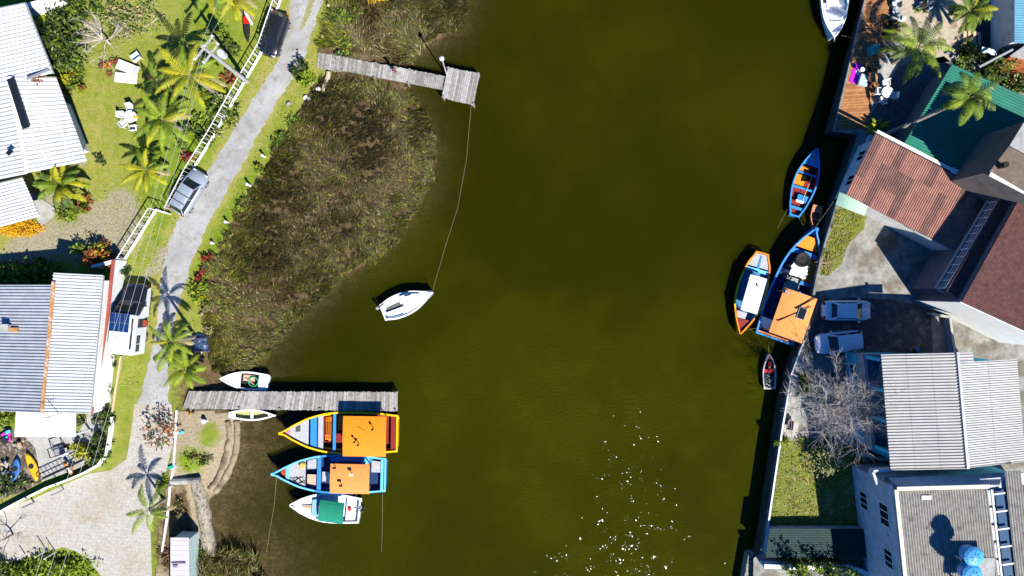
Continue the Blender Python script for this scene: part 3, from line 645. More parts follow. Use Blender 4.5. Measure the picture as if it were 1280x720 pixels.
# jetties
def deck(name, label, quads, z, plank=.16, legs=(), seed=1, extra=None):
    o = thing(name, label, 'jetty', W(*quads[0][0], z)); r = random.Random(seed)
    for qi, (a, b_, c, d, along) in enumerate(quads):
        A, Bb, C, D = (W(*p, z) for p in (a, b_, c, d)); b = B(); n = max(3, int((Bb - A).length / (plank + .015)))
        for i in range(n):
            t0 = i / n; t1 = (i + 1) / n - .1 / n; j = r.uniform(-.04, .04); jz = r.uniform(-.008, .008)
            p0, p1, p2, p3 = A.lerp(Bb, t0), A.lerp(Bb, t1), D.lerp(C, t1), D.lerp(C, t0); e = (D - A).normalized() * j
            b.add([v + e + Vector((0, 0, h_ + jz)) for h_ in (-.05, 0) for v in (p0, p1, p2, p3)], [(0, 1, 2, 3)[::-1] if 0 else (0, 1, 2, 3), (4, 7, 6, 5), (0, 4, 5, 1), (1, 5, 6, 2), (2, 6, 7, 3), (3, 7, 4, 0)], r.choice((0, 0, 1, 2)))
        b.put('decking', [WOOD, WOODL, WOODD], o, world=True)
        b = B()
        for s in (.06, .94): b.beam(A.lerp(D, s) - Vector((0, 0, .13)), Bb.lerp(C, s) - Vector((0, 0, .13)), .12, .15)
        b.put('joists', WOODD, o, world=True)
    for x, y in legs:
        p = W(x, y, z); b = B(); b.tube([(p.x, p.y, -3.0), (p.x, p.y, z + .12)], .1, 8); b.put('pile', WOODD, o, world=True)
    return o
WOODL = mat('light_grey_planks', (.37, .355, .33), var=(3, .3), rough=.95); WOODD = mat('dark_grey_planks', (.22, .205, .19), var=(3, .3), rough=.95)
deck('wooden_jetty', 'long grey plank jetty with square end platform at the top reed bed',
     [((398, 66), (428, 70), (426, 90), (396, 85), 1), ((428, 71), (556, 95), (553, 112), (426, 88), 1), ((560, 84), (600, 92), (592, 132), (552, 122), 1)], .85, .16,
     [(430, 72), (428, 88), (470, 79), (468, 97), (512, 87), (510, 104), (560, 85), (598, 92), (592, 130), (554, 121)])
deck('wooden_jetty', 'straight grey plank jetty just above the orange fishing boat', [((236, 489), (497, 490), (497, 514), (228, 511), 1)], .95, .12,
     [(300, 491), (299, 510), (350, 491), (350, 511), (400, 491), (400, 511), (450, 491), (450, 512), (494, 491), (494, 512)])
# seawall and logs at the little beach
STONE = mat('rough_stone', (.34, .295, .225), var=(3, .35), col2=(.14, .12, .095), var2=(4, .5, .62), bump=(6, .8), rough=.95)
def rubble(name, label, line, z0, z1, wd, m, cat, seed=1):
    P = [W(x, y, z1) for x, y in smooth_line(line, 5)]; b = B(); r = random.Random(seed); rings = []
    for i, p in enumerate(P):
        d = (P[min(i + 1, len(P) - 1)] - P[max(i - 1, 0)]).normalized(); s = Vector((-d.y, d.x, 0)); a = wd * r.uniform(.85, 1.15); j = r.uniform(-.05, .05)
        rings.append([p - s * a + Vector((0, 0, z0 - z1)), p - s * a * .8 + Vector((0, 0, j)), p + Vector((0, 0, .06 + j)), p + s * a * .8 + Vector((0, 0, -j)), p + s * a + Vector((0, 0, z0 - z1))])
    b.loft(rings, 0); o = b.put(name, m, smooth=True); return setp(o, label, cat)
rubble('stone_seawall', 'rough stone seawall edging the earth bank by the small hut', [(243, 602), (250, 630), (255, 660), (262, 696)], -.6, .62, .55, STONE, 'seawall', 2)
for i in range(2):  # low curved ridges of beach sand, built as rubble strips
    rubble('sand_ridge', ['outer curved ridge of damp sand by the beach waterline', 'inner curved ridge of damp sand on the little beach'][i],
           [(295 - i * 11, 526), (296 - i * 10, 545), (293 - i * 12, 570), (282 - i * 9, 595), (268 - i * 6, 616 - i * 4)], -.2, .08 + i * .14, .3, mat('damp_sand_ridge', (.27, .215, .14), var=(3, .35), col2=(.12, .09, .055), var2=(1.5, .5, .62)), 'sand ridge', i)
b = B(); b.tube([W(214, 602, .75), W(236, 601, .75)], [.3, .28], 10); setp(b.put('concrete_pipe', CONC), 'pale concrete drain pipe ending at the seawall', 'pipe')
b = B(); b.tube([W(236.5, 601, .75), W(250, 600, .72)], [.3, .26], 10); setp(b.put('tree_stump', WOODD), 'dark log lying at the end of the concrete pipe', 'log')
# small hut at the bottom edge
hu = thing('waterside_hut', 'narrow pinkish roofed hut on the bank at the bottom edge', 'hut', W(224, 700, LZ))
PINKR = mat('pinkish_roof', (.50, .46, .50), var=(2, .12), rough=.7)
b = B(); U = roofpx(b, [(213, 672), (213, 760), (237, 760), (236, 672)], (2.75, 2.75, 2.6, 2.6), 14, amp=.02, prof=RIB, rows=1); b.put('roof', PINKR, hu, world=True)
b = B(); walls(b, U, LZ - .3, .15); b.put('wall', mat('pale_green_paint', (.42, .52, .48), var=(2, .1)), hu, world=True)
b = B(); b.beam(W(214, 704, 2.83), W(232, 704, 2.75), .12, .05); b.beam(W(216, 708, 2.8), W(222, 708, 2.8), .2, .04); b.put('patch', mat('dull_purple', (.25, .19, .25)), hu, world=True)
# ---------------------------------------------------------------- right bank: surfaces, quay, houses
RGRASS = mat('garden_grass', (.14, .165, .03), var=(5, .35), col2=(.26, .22, .09), var2=(.9, .5, .66), rough=.95, bump=(9, .5))
def sheet(name, pts, z, m): b = B(); P = WP(pts, z); a = sum(P[i].x * P[(i + 1) % len(P)].y - P[(i + 1) % len(P)].x * P[i].y for i in range(len(P))); b.poly(P if a > 0 else P[::-1]); return setp(b.put(name, m), kind='structure')
sheet('garden_lawn', [(974, 556), (1004, 546), (1078, 560), (1082, 662), (959, 662)], RZ + .004, RGRASS)
sheet('quay_grass', [(1049, 252), (1085, 264), (1080, 286), (1060, 305), (1052, 330), (1034, 345), (1024, 342), (1030, 310)], RZ + .004, RGRASS)
sheet('sand_yard', [(1108, -40), (1240, -40), (1232, 60), (1200, 76), (1150, 80), (1128, 60), (1118, 30)], RZ + .004, mat('pale_sand', (.40, .34, .26), var=(2.5, .25), col2=(.26, .19, .13), var2=(1.2, .52, .66), rough=.95))
sheet('quay_path', [(991, 448), (1006, 440), (1002, 480), (1000, 520), (996, 546), (976, 548), (978, 520), (984, 480)], RZ + .004, mat('worn_path', (.42, .40, .37), var=(4, .3), col2=(.28, .25, .21), var2=(2, .5, .65), rough=.95))
sheet('shaded_court', [(1118, 84), (1180, 70), (1196, 84), (1136, 180), (1092, 168), (1086, 150), (1100, 118)], RZ + .004, mat('shaded_court_paving', (.12, .12, .12), var=(2, .25), rough=.9))  # grey concrete court, colour lowered for the house shade over it
sheet('car_yard_shade', [(1026, 378), (1060, 372), (1110, 374), (1150, 382), (1164, 388), (1166, 440), (1096, 446), (1012, 440), (1004, 436)], RZ + .006, mat('car_yard_shade_tone', (.075, .075, .075), var=(1.8, .4), col2=(.14, .135, .125), var2=(.9, .52, .68), rough=.95))  # concrete yard darkened around the cars, shade put into the colour
sheet('terrace_strip', [(1108, 68), (1122, 84), (1102, 118), (1088, 144), (1082, 143), (1096, 112)], RZ + .008, CONC)
sheet('asphalt_lane', [(1216, -40), (1275, -40), (1275, 60), (1225, 84), (1214, 60)], RZ + .008, mat('dark_asphalt', (.06, .06, .062), var=(3, .25), rough=.95))

QM = mat('quay_concrete', (.20, .195, .18), var=(1.5, .3), col2=(.07, .075, .05), var2=(1.2, .5, .6), rough=.95)
q = thing('quay_parapet', 'long low concrete parapet along the quay, from moored boats to green boathouse', 'wall', W(985, 470, RZ))
b = B(); Pq = WP([(1045, 249), (1024, 320), (1002, 425), (986, 468), (974, 540), (965, 600), (956, 662), (952, 688)], RZ)
for p, r_ in zip(Pq, Pq[1:]): b.beam(p + Vector((.12, 0, .12)), r_ + Vector((.12, 0, .12)), .22, .36)
b.put('panel', QM, q, world=True)
b = B()
for p, r_ in zip(Pq[2:], Pq[3:]): b.beam(p + Vector((.1, 0, .33)), r_ + Vector((.1, 0, .33)), .13, .06)
b.put('coping', WHITE, q, world=True)
# wooden terrace top right
o = thing('wooden_terrace', 'rust brown plank terrace on the quay beside the palm yard', 'deck', W(1070, 100, RZ)); b = B(); r = random.Random(5)
A, Bq_, C_, D_ = W(1088, -30, RZ), W(1042, 163, RZ), W(1084, 160, RZ), W(1118, -30, RZ)
n = 110
for i in range(n):
    t0, t1 = i / n, (i + .93) / n; z = .1 + r.uniform(-.006, .006)
    p0, p1, p2, p3 = A.lerp(Bq_, t0), A.lerp(Bq_, t1), D_.lerp(C_, t1), D_.lerp(C_, t0)
    b.add([v + Vector((0, 0, h_)) for h_ in (0.0, z) for v in (p0, p1, p2, p3)], [(4, 5, 6, 7), (0, 1, 5, 4), (1, 2, 6, 5), (2, 3, 7, 6), (3, 0, 4, 7)], r.choice((0, 0, 1)))
b.put('decking', [REDWOOD, mat('pale_brown_deck', (.40, .19, .075), var=(3, .25))], o, world=True)
b = B(); b.beam(A + Vector((0, 0, .05)), Bq_ + Vector((0, 0, .05)), .15, .2); b.put('fascia', WOODD, o, world=True)

TERRA = mat('terracotta_sheet', (.31, .15, .115), var=(1.4, .25), rough=.85); TERRA2 = mat('old_terracotta_sheet', (.18, .095, .078), var=(1.2, .25), rough=.85)
GRNR = mat('green_roof_sheet', (.012, .17, .115), var=(.8, .2), rough=.5); DRED = mat('dark_red_tiles', (.115, .05, .046), var=(3, .4), rough=.85)
GREYT = mat('grey_roof_tiles', (.36, .35, .34), var=(2.5, .25), rough=.9); BRNT = mat('brown_roof_tiles', (.17, .125, .10), var=(2.5, .25), rough=.9)
CREAM = mat('striped_roof_sheet', (.41, .395, .375), var=(1.0, .1), rough=.7); LICH = mat('weathered_roof_sheet', (.27, .255, .23), var=(2.2, .25), col2=(.17, .155, .14), var2=(1.4, .55, .7), rough=.9)
def house(name, label, roofs, zb, wallm, at):
    o = building(name, label, *at, RZ); b = B(); out = []
    for q, zs, wv, m, kw in roofs:
        rb_ = B(); P = roofpx(rb_, q, zs, wv, **kw); rb_.put('roof', m, o, world=True); out.append(P)
    return o, out
# terracotta house
h1, P = house('terracotta_house', 'small house with terracotta corrugated roof on the quay above the car yard', [([(1094, 167), (1244, 244), (1202, 319), (1057, 243)], (5.0, 5.2, 4.8, 4.5), 58, [TERRA, TERRA2], dict(amp=.06, prof=SINE, rows=3, panel=(4, .3, 3)))], RZ, PLASTER, (1140, 240))
b = B(); PW = walls(b, P[0], RZ - .05, .3); b.put('wall', PLASTER, h1, world=True)
b = B(); b.beam(W(1096, 164, 5.0), W(1190, 212, 5.2), .25, .12); b.beam(W(1190, 212, 5.2), W(1238, 238, 5.3), .4, .12); b.put('flashing', WHITE, h1, world=True)
b = B(); b.beam(W(1142, 289, 4.7), W(1200, 318, 4.85), .12, .1); b.put('gutter', STEEL, h1, world=True)
n = (PW[3] - PW[0]).cross(Vector((0, 0, 1)));
for s0, s1 in ((.15, .35), (.6, .8)): window_on(h1, PW[0], PW[3], 2.6, 3.8, s0, s1, (-1, .3), WHITE, GLASS)
b = B(); b.prism(WP([(1085, 170), (1095, 175), (1062, 246), (1050, 246)], RZ), RZ - .1, RZ + .5); setp(b.put('garden_wall', PLASTER), 'shaded plaster wall along the water side of the terracotta house', 'wall')
aw = thing('garden_awning', 'pale green rounded awning at the lower corner of the terracotta house', 'awning', W(1068, 258, RZ))
b = B(); rings = []
for i in range(9):
    t = i / 8; p = W(1047 + 36 * t, 248 + 14 * t, RZ + 2.1 + .35 * math.sin(math.pi * t)); s = (W(1050, 236, RZ) - W(1044, 256, RZ)); s.normalize(); rings.append([p + s * .55, p - s * .55, p - s * .55 - Vector((0, 0, .05)), p + s * .55 - Vector((0, 0, .05))])
b.loft(rings); b.put('canopy', mat('pale_green_canvas', (.36, .55, .40), rough=.7, var=(3, .1)), aw, world=True, smooth=False)
for x, y in ((1048, 254), (1082, 268)):
    p = W(x, y, RZ); b = B(); b.tube([(p.x, p.y, RZ), (p.x, p.y, RZ + 2.15)], .04, 6); b.put('pole', STEEL, aw, world=True)
# green roofed house
h2, P = house('green_roofed_house', 'house with dark green corrugated roof under the leaning palm', [([(1130, 179), (1190, 80), (1296, 127), (1232, 228)], (4.9, 5.0, 5.4, 5.3), 34, GRNR, dict(amp=.09, prof=SINE, rows=2))], RZ, PLASTER, (1205, 155))
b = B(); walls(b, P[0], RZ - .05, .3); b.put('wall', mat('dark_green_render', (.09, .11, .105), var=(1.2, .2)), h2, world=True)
# grey tiled tall house on the right edge
h3, P = house('grey_tiled_house', 'taller house with grey and brown tiled roof at the right edge', [([(1262, 182), (1284, 146), (1400, 200), (1370, 240)], (10.4, 10.4, 10.8, 10.8), 22, GREYT, dict(amp=.04, prof=SINE, rows=6)),
     ([(1237, 214), (1261, 183), (1369, 241), (1340, 275)], (10.35, 10.35, 10.7, 10.7), 16, BRNT, dict(amp=.04, prof=SINE, rows=6))], RZ, PLASTER, (1280, 200))
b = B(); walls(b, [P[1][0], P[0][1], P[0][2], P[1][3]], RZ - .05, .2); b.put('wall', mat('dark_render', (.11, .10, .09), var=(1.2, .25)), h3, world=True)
b = B(); b.beam(W(1238, 216, 10.3), W(1300, 248, 10.5), .5, .12); b.put('flashing', WHITE, h3, world=True)
b = B(); p = W(1248, 208, 10.3); b.tube([p, p + Vector((0, 0, .9))], .22, 10); b.put('chimney', BLACK, h3, world=True)
# dark red house
h4, P = house('dark_red_house', 'two storey house with dark red tiled roof and balcony at the right edge', [([(1277, 243), (1202, 377), (1330, 436), (1400, 310)], (8.1, 8.1, 8.9, 8.9), 60, DRED, dict(amp=.05, prof=SINE, rows=10)),
     ([(1258, 236), (1183, 364), (1203, 377), (1278, 244)], (7.1, 7.1, 7.4, 7.4), 60, DRED, dict(amp=.05, prof=SINE, rows=2))], RZ, WHITE, (1240, 320))
b = B(); walls(b, P[0], RZ - .05, .05, .2); walls(b, P[1], RZ - .05, .2); b.put('wall', mat('shade_toned_plaster', (.15, .12, .135), var=(1.2, .25), rough=.9), h4, world=True)  # wall colour darkened for shade; the sunlit face gets a white panel
b = B(); fa, fb = P[0][1] + Vector((.03, -.01, -.2)), P[0][2] + Vector((.03, -.01, -.2)); nn_ = Vector((-(fb - fa).y, (fb - fa).x, 0)).normalized() * -.06
b.add([(fa.x, fa.y, RZ), (fb.x, fb.y, RZ), tuple(fb), tuple(fa)] + [(fa.x + nn_.x, fa.y + nn_.y, RZ), (fb.x + nn_.x, fb.y + nn_.y, RZ), tuple(fb + nn_), tuple(fa + nn_)], [(0, 1, 2, 3), (7, 6, 5, 4), (0, 3, 7, 4), (3, 2, 6, 7), (1, 0, 4, 5), (2, 1, 5, 6)]); b.put('facade', WHITE, h4, world=True)
b = B(); b.prism(WP([(1240, 243), (1258, 243), (1184, 368), (1170, 360)], 5.9), 5.7, 5.9); b.put('balcony', CONC, h4, world=True)
b = B(); rl = [W(1241, 244, 5.9), W(1172, 360, 5.9)]
for zz in (.35, .7, 1.05): b.beam(rl[0] + Vector((0, 0, zz)), rl[1] + Vector((0, 0, zz)), .035, .035)
for i in range(13): p = rl[0].lerp(rl[1], i / 12); b.beam(p, p + Vector((0, 0, 1.05)), .05, .05)
b.put('railing', WHITE, h4, world=True)
b = B(); b.beam(W(1270, 409, 8.2), W(1330, 437, 8.6), .15, .12); b.put('gutter', mat('orange_gutter', (.55, .20, .05)), h4, world=True)
wall_line('retaining_wall', 'white retaining wall stepping down below the dark red house', [(1164, 374), (1195, 384), (1232, 404), (1290, 432)], RZ, 2.2, .5, WHITE, None)
wall_line('retaining_wall', 'short grey retaining wall between car yard and dark red house', [(1158, 392), (1180, 396), (1186, 440)], RZ, .9, .2, CONC, None)
# striped house
h5, P = house('striped_roof_house', 'two storey house with cream striped sheet roof above the garden', [([(1196, 441), (1209, 586), (1113, 588), (1101, 443)], (8.4, 8.4, 7.7, 7.7), 38, CREAM, dict(amp=.075, prof=RIB, rows=3)),
     ([(1216, 440), (1217, 452), (1198, 452), (1197, 441)], (8.35, 8.35, 8.4, 8.4), 3, CREAM, dict(amp=.06, prof=RIB, rows=1)),
     ([(1271, 449), (1282, 577), (1210, 585), (1198, 453)], (7.9, 7.9, 8.4, 8.4), 44, mat('pale_striped_sheet', (.47, .46, .435), var=(1, .1), rough=.7), dict(amp=.06, prof=RIB, rows=2))], RZ, TEAL, (1150, 510))
b = B(); b.beam(W(1197, 440, 8.5), W(1210, 586, 8.5), .2, .12); b.put('ridge_cap', STEEL, h5, world=True)
cs = [P[0][3], P[2][0], P[2][1], P[0][2]]; b = B()
# main block stands 1.3 m behind the roof edge; the veranda in front of it is open above a parapet
lx = min(p.x for p in cs); wl = [Vector((cs[0].x + 1.3, cs[0].y - .3, 0)), Vector((cs[1].x - .4, cs[1].y - .3, 0)), Vector((cs[2].x - .4, cs[2].y + .3, 0)), Vector((cs[3].x + 1.3, cs[3].y + .3, 0))]
b.prism(wl, RZ - .05, 7.6); b.put('wall', TEAL, h5, world=True)
b = B(); v0 = Vector((cs[0].x - .05, cs[0].y - .3, 0)); v1 = Vector((cs[3].x - .05, cs[3].y + 1.2, 0))
b.prism([v0, v1, v1 + Vector((1.3, 0, 0)), v0 + Vector((1.3, 0, 0))], RZ - .05, 4.2); b.put('ground_storey', TEAL, h5, world=True)
b = B(); b.beam(v0 + Vector((-.02, .1, 4.75)), v1 + Vector((-.02, -.1, 4.75)), .28, 1.05); b.beam(v0 + Vector((0, 0, 4.75)), v0 + Vector((1.3, 0, 4.75)), .2, 1.0); b.beam(v1 + Vector((0, 0, 4.75)), v1 + Vector((1.3, 0, 4.75)), .2, 1.0); b.put('parapet', CONC, h5, world=True)
for t in (.02, .34, .66, .98):
    p = v0.lerp(v1, t); b = B(); b.beam((p.x + .15, p.y, 5.28), (p.x + .15, p.y, 7.6), .25, .25); b.put('column', TEAL, h5, world=True)
for s0, s1 in ((.1, .22), (.42, .55), (.75, .88)): window_on(h5, (v0.x + 1.3, v0.y), (v1.x + 1.3, v1.y), 5.0, 7.2, s0, s1, (-1, 0), WHITE, GLASS)
for s0, s1 in ((.12, .25), (.6, .75)): window_on(h5, (v0.x, v0.y), (v1.x, v1.y), 2.4, 3.7, s0, s1, (-1, 0), WHITE, GLASS)
b = B(); p, q_ = W(1072, 566, RZ), W(1118, 575, RZ); b.beam(p + Vector((0, 0, .5)), q_ + Vector((0, 0, .5)), .15, 1.0); setp(b.put('garden_wall', PLASTER), 'low wall between the dead tree and the white house', 'wall')
# big white house bottom right
BWALL = mat('blotchy_white_wall', (.52, .52, .54), var=(1.4, .2), col2=(.26, .25, .25), var2=(2.2, .6, .72), rough=.9)
h6, P = house('white_house', 'tall white house with grey corrugated roof and blue water tanks, bottom right', [([(1122, 613), (1234, 610), (1262, 860), (1148, 860)], (8.9, 8.9, 8.5, 8.5), 34, LICH, dict(amp=.085, prof=SINE, rows=4)),
     ([(1256, 590), (1276, 588), (1304, 860), (1284, 860)], (8.7, 8.7, 8.5, 8.5), 6, LICH, dict(amp=.085, prof=SINE, rows=3)),
     ([(1122, 608), (1250, 606), (1255, 591), (1109, 597)], (8.7, 8.7, 7.9, 7.9), 40, mat('blue_grey_sheet', (.28, .30, .34), var=(2, .15), rough=.6), dict(amp=.05, prof=SINE, rows=1))], RZ, BWALL, (1190, 680))
k = lambda x, y, z: (W(x, y, z).x, W(x, y, z).y)
fx = [k(1118, 609, 8.6), k(1276, 596, 8.6), k(1302, 858, 8.6), k(1144, 858, 8.6)]
b = B(); b.prism(fx, RZ - .05, 8.35); b.put('wall', BWALL, h6, world=True)
b = B(); b.beam(W(1121, 611, 8.98), W(1236, 608, 8.98), .3, .12); b.beam(W(1120, 612, 8.95), W(1146, 860, 8.6), .3, .12); b.put('ridge_cap', mat('pale_cement', (.62, .56, .46), var=(4, .15)), h6, world=True)
p0, p1 = Vector((*fx[0], 0)), Vector((*fx[3], 0)); Lw = (p1 - p0).length
for a, c, z0, z1 in ((.12, .24, 5.9, 7.3), (.36, .46, 5.9, 7.2), (.12, .22, 2.6, 3.9), (.6, .7, 5.9, 7.2)): window_on(h6, p0, p1, z0, z1, a, c, (-1, .1), WHITE, GLASS, 3)
b = B(); b.prism([k(1089, 588, 5), k(1260, 584, 5), k(1262, 598, 5), k(1100, 606, 5)], 6.6, 6.9); b.beam(W(1089, 588, 7.3), W(1116, 586, 7.3), .2, .7); b.beam(W(1089, 589, 7.3), W(1094, 604, 7.3), .2, .7); b.put('terrace_slab', BWALL, h6, world=True)
b = B()
for i in range(7):
    p, q_ = W(1241 + i * 2.9, 618 + i * 22, 8.72), W(1256 + i * 2.7, 616 + i * 22, 8.72); b.beam(p, q_, .12, .1)
b.beam(W(1239, 612, 8.75), W(1268, 860, 8.6), .12, .12); b.put('light_well_frame', STEEL, h6, world=True)
b = B(); b.beam(W(1250, 612, 8.45), W(1276, 860, 8.4), .8, .04); b.put('light_well', mat('blue_translucent_sheet', (.035, .085, .17), rough=.3), h6, world=True)
b = B(); b.beam(W(1152, 622, 9.0), W(1164, 622, 9.0), .3, .05); b.put('roof_patch', WHITE, h6, world=True)
TANK = mat('blue_plastic_tank', (.04, .25, .55), rough=.35, spec=.4)
ts = thing('tank_stand', 'steel and concrete stand carrying the blue tanks on the white house roof', 'stand', W(1208, 705, 8.9)); b = B()
c0 = W(1212, 702, 9.0)
for dx in (-1.0, 1.0):
    for dy in (-1.6, .4): b.beam((c0.x + dx, c0.y + dy, 8.6), (c0.x + dx, c0.y + dy, 9.9), .14, .14)
b.put('legs', CONC, ts, world=True); b = B()
b.box((c0.x, c0.y - .6, 9.96), (2.5, 2.5, .12)); b.put('platform', CONC, ts, world=True)
def tank(px, py, z, label):
    c = W(px, py, z + 1.2); t = thing('water_tank', label, 'water tank', (c.x, c.y, z), 0, 'blue water tanks')
    b = B(); b.lathe([(.52, 0), (.62, .25), (.66, .6), (.7, 1.0)], n=20); b.put('body', TANK, t, smooth=True)
    b = B(); b.lathe([(.74, 1.0), (.74, 1.06), (.55, 1.2), (.18, 1.3), (.02, 1.32)], n=20)
    for i in range(8): a = i * math.pi / 4; b.beam((math.cos(a) * .2, math.sin(a) * .2, 1.31), (math.cos(a) * .7, math.sin(a) * .7, 1.1), .05, .05)
    b.put('lid', mat('blue_tank_lid', (.08, .34, .62), rough=.4), t); return t
tank(1219, 697, 10.03, 'blue water tank fully visible on the white house roof'); tank(1217, 719, 10.03, 'blue water tank cut by the bottom edge of the picture')
b = B(); b.tube([(c0.x - .8, c0.y + .5, 9.95), (c0.x - .2, c0.y + .2, 10.02), (c0.x - .1, c0.y - 1.5, 10.0)], .04, 6); b.put('pipe', WHITE, ts, world=True)
# green boathouse
bh = thing('green_boathouse', 'low boathouse with flat dark green roof beside the garden lawn', 'boathouse', W(1015, 680, RZ))
b = B(); P = roofpx(b, [(962, 661), (957, 697), (1085, 697), (1080, 661)], (RZ + 1.0, RZ + 1.0, RZ + 1.05, RZ + 1.05), 16, amp=.03, prof=RIB, rows=2); b.put('roof', mat('dark_green_sheet', (.006, .036, .034), var=(1, .2), rough=.6), bh, world=True)
b = B(); walls(b, P, RZ - .1, .12); b.put('wall', CONC, bh, world=True)
wall_line('boundary_wall', 'blue and white wall below the green boathouse roof', [(950, 702), (1000, 704), (1055, 703), (1090, 716), (1120, 740)], RZ, 1.0, .25, mat('light_blue_wall', (.22, .42, .62), var=(2, .15)), WHITE)
b = B(); b.prism(WP([(938, 696), (950, 695), (953, 740), (930, 740)], RZ), -.8, RZ - .5); setp(b.put('slipway', STONE), 'brown stone slipway at the bottom end of the quay', 'slipway')
# corner roofs, top right
h7, P = house('blue_roofed_shed', 'shed with blue ribbed roof cut by the top right corner', [([(1268, -30), (1268, 54), (1330, 54), (1330, -30)], (4.8, 4.8, 5.2, 5.2), 28, mat('blue_roof_sheet', (.13, .32, .44), var=(1.5, .15), rough=.5), dict(amp=.05, prof=RIB, rows=2))], RZ, PLASTER, (1290, 20))
b = B(); walls(b, P[0], RZ - .05, .2); b.put('wall', PLASTER, h7, world=True)
h8, P = house('brown_roofed_shed', 'small shed with worn grey roof at the right edge beneath the blue roof', [([(1262, 70), (1282, 56), (1340, 60), (1340, 90)], (4.6, 4.6, 5, 5), 10, GREYT, dict(amp=.04, prof=SINE, rows=2))], RZ, REDWOOD, (1290, 75))
b = B(); walls(b, P[0], RZ - .05, .2); b.put('wall', mat('orange_wall', (.55, .16, .06), var=(3, .2)), h8, world=True)
h9, P = house('brown_side_house', 'house with rusty brown roof at the bottom right edge', [([(1266, 606), (1300, 606), (1310, 720), (1270, 690)], (5.2, 5.2, 5.2, 5.2), 14, mat('rusty_brown_sheet', (.20, .09, .04), var=(2, .3)), dict(amp=.04, prof=SINE, rows=2))], RZ, PLASTER, (1290, 650))
b = B(); walls(b, P[0], RZ - .05, .2); b.put('wall', PLASTER, h9, world=True)
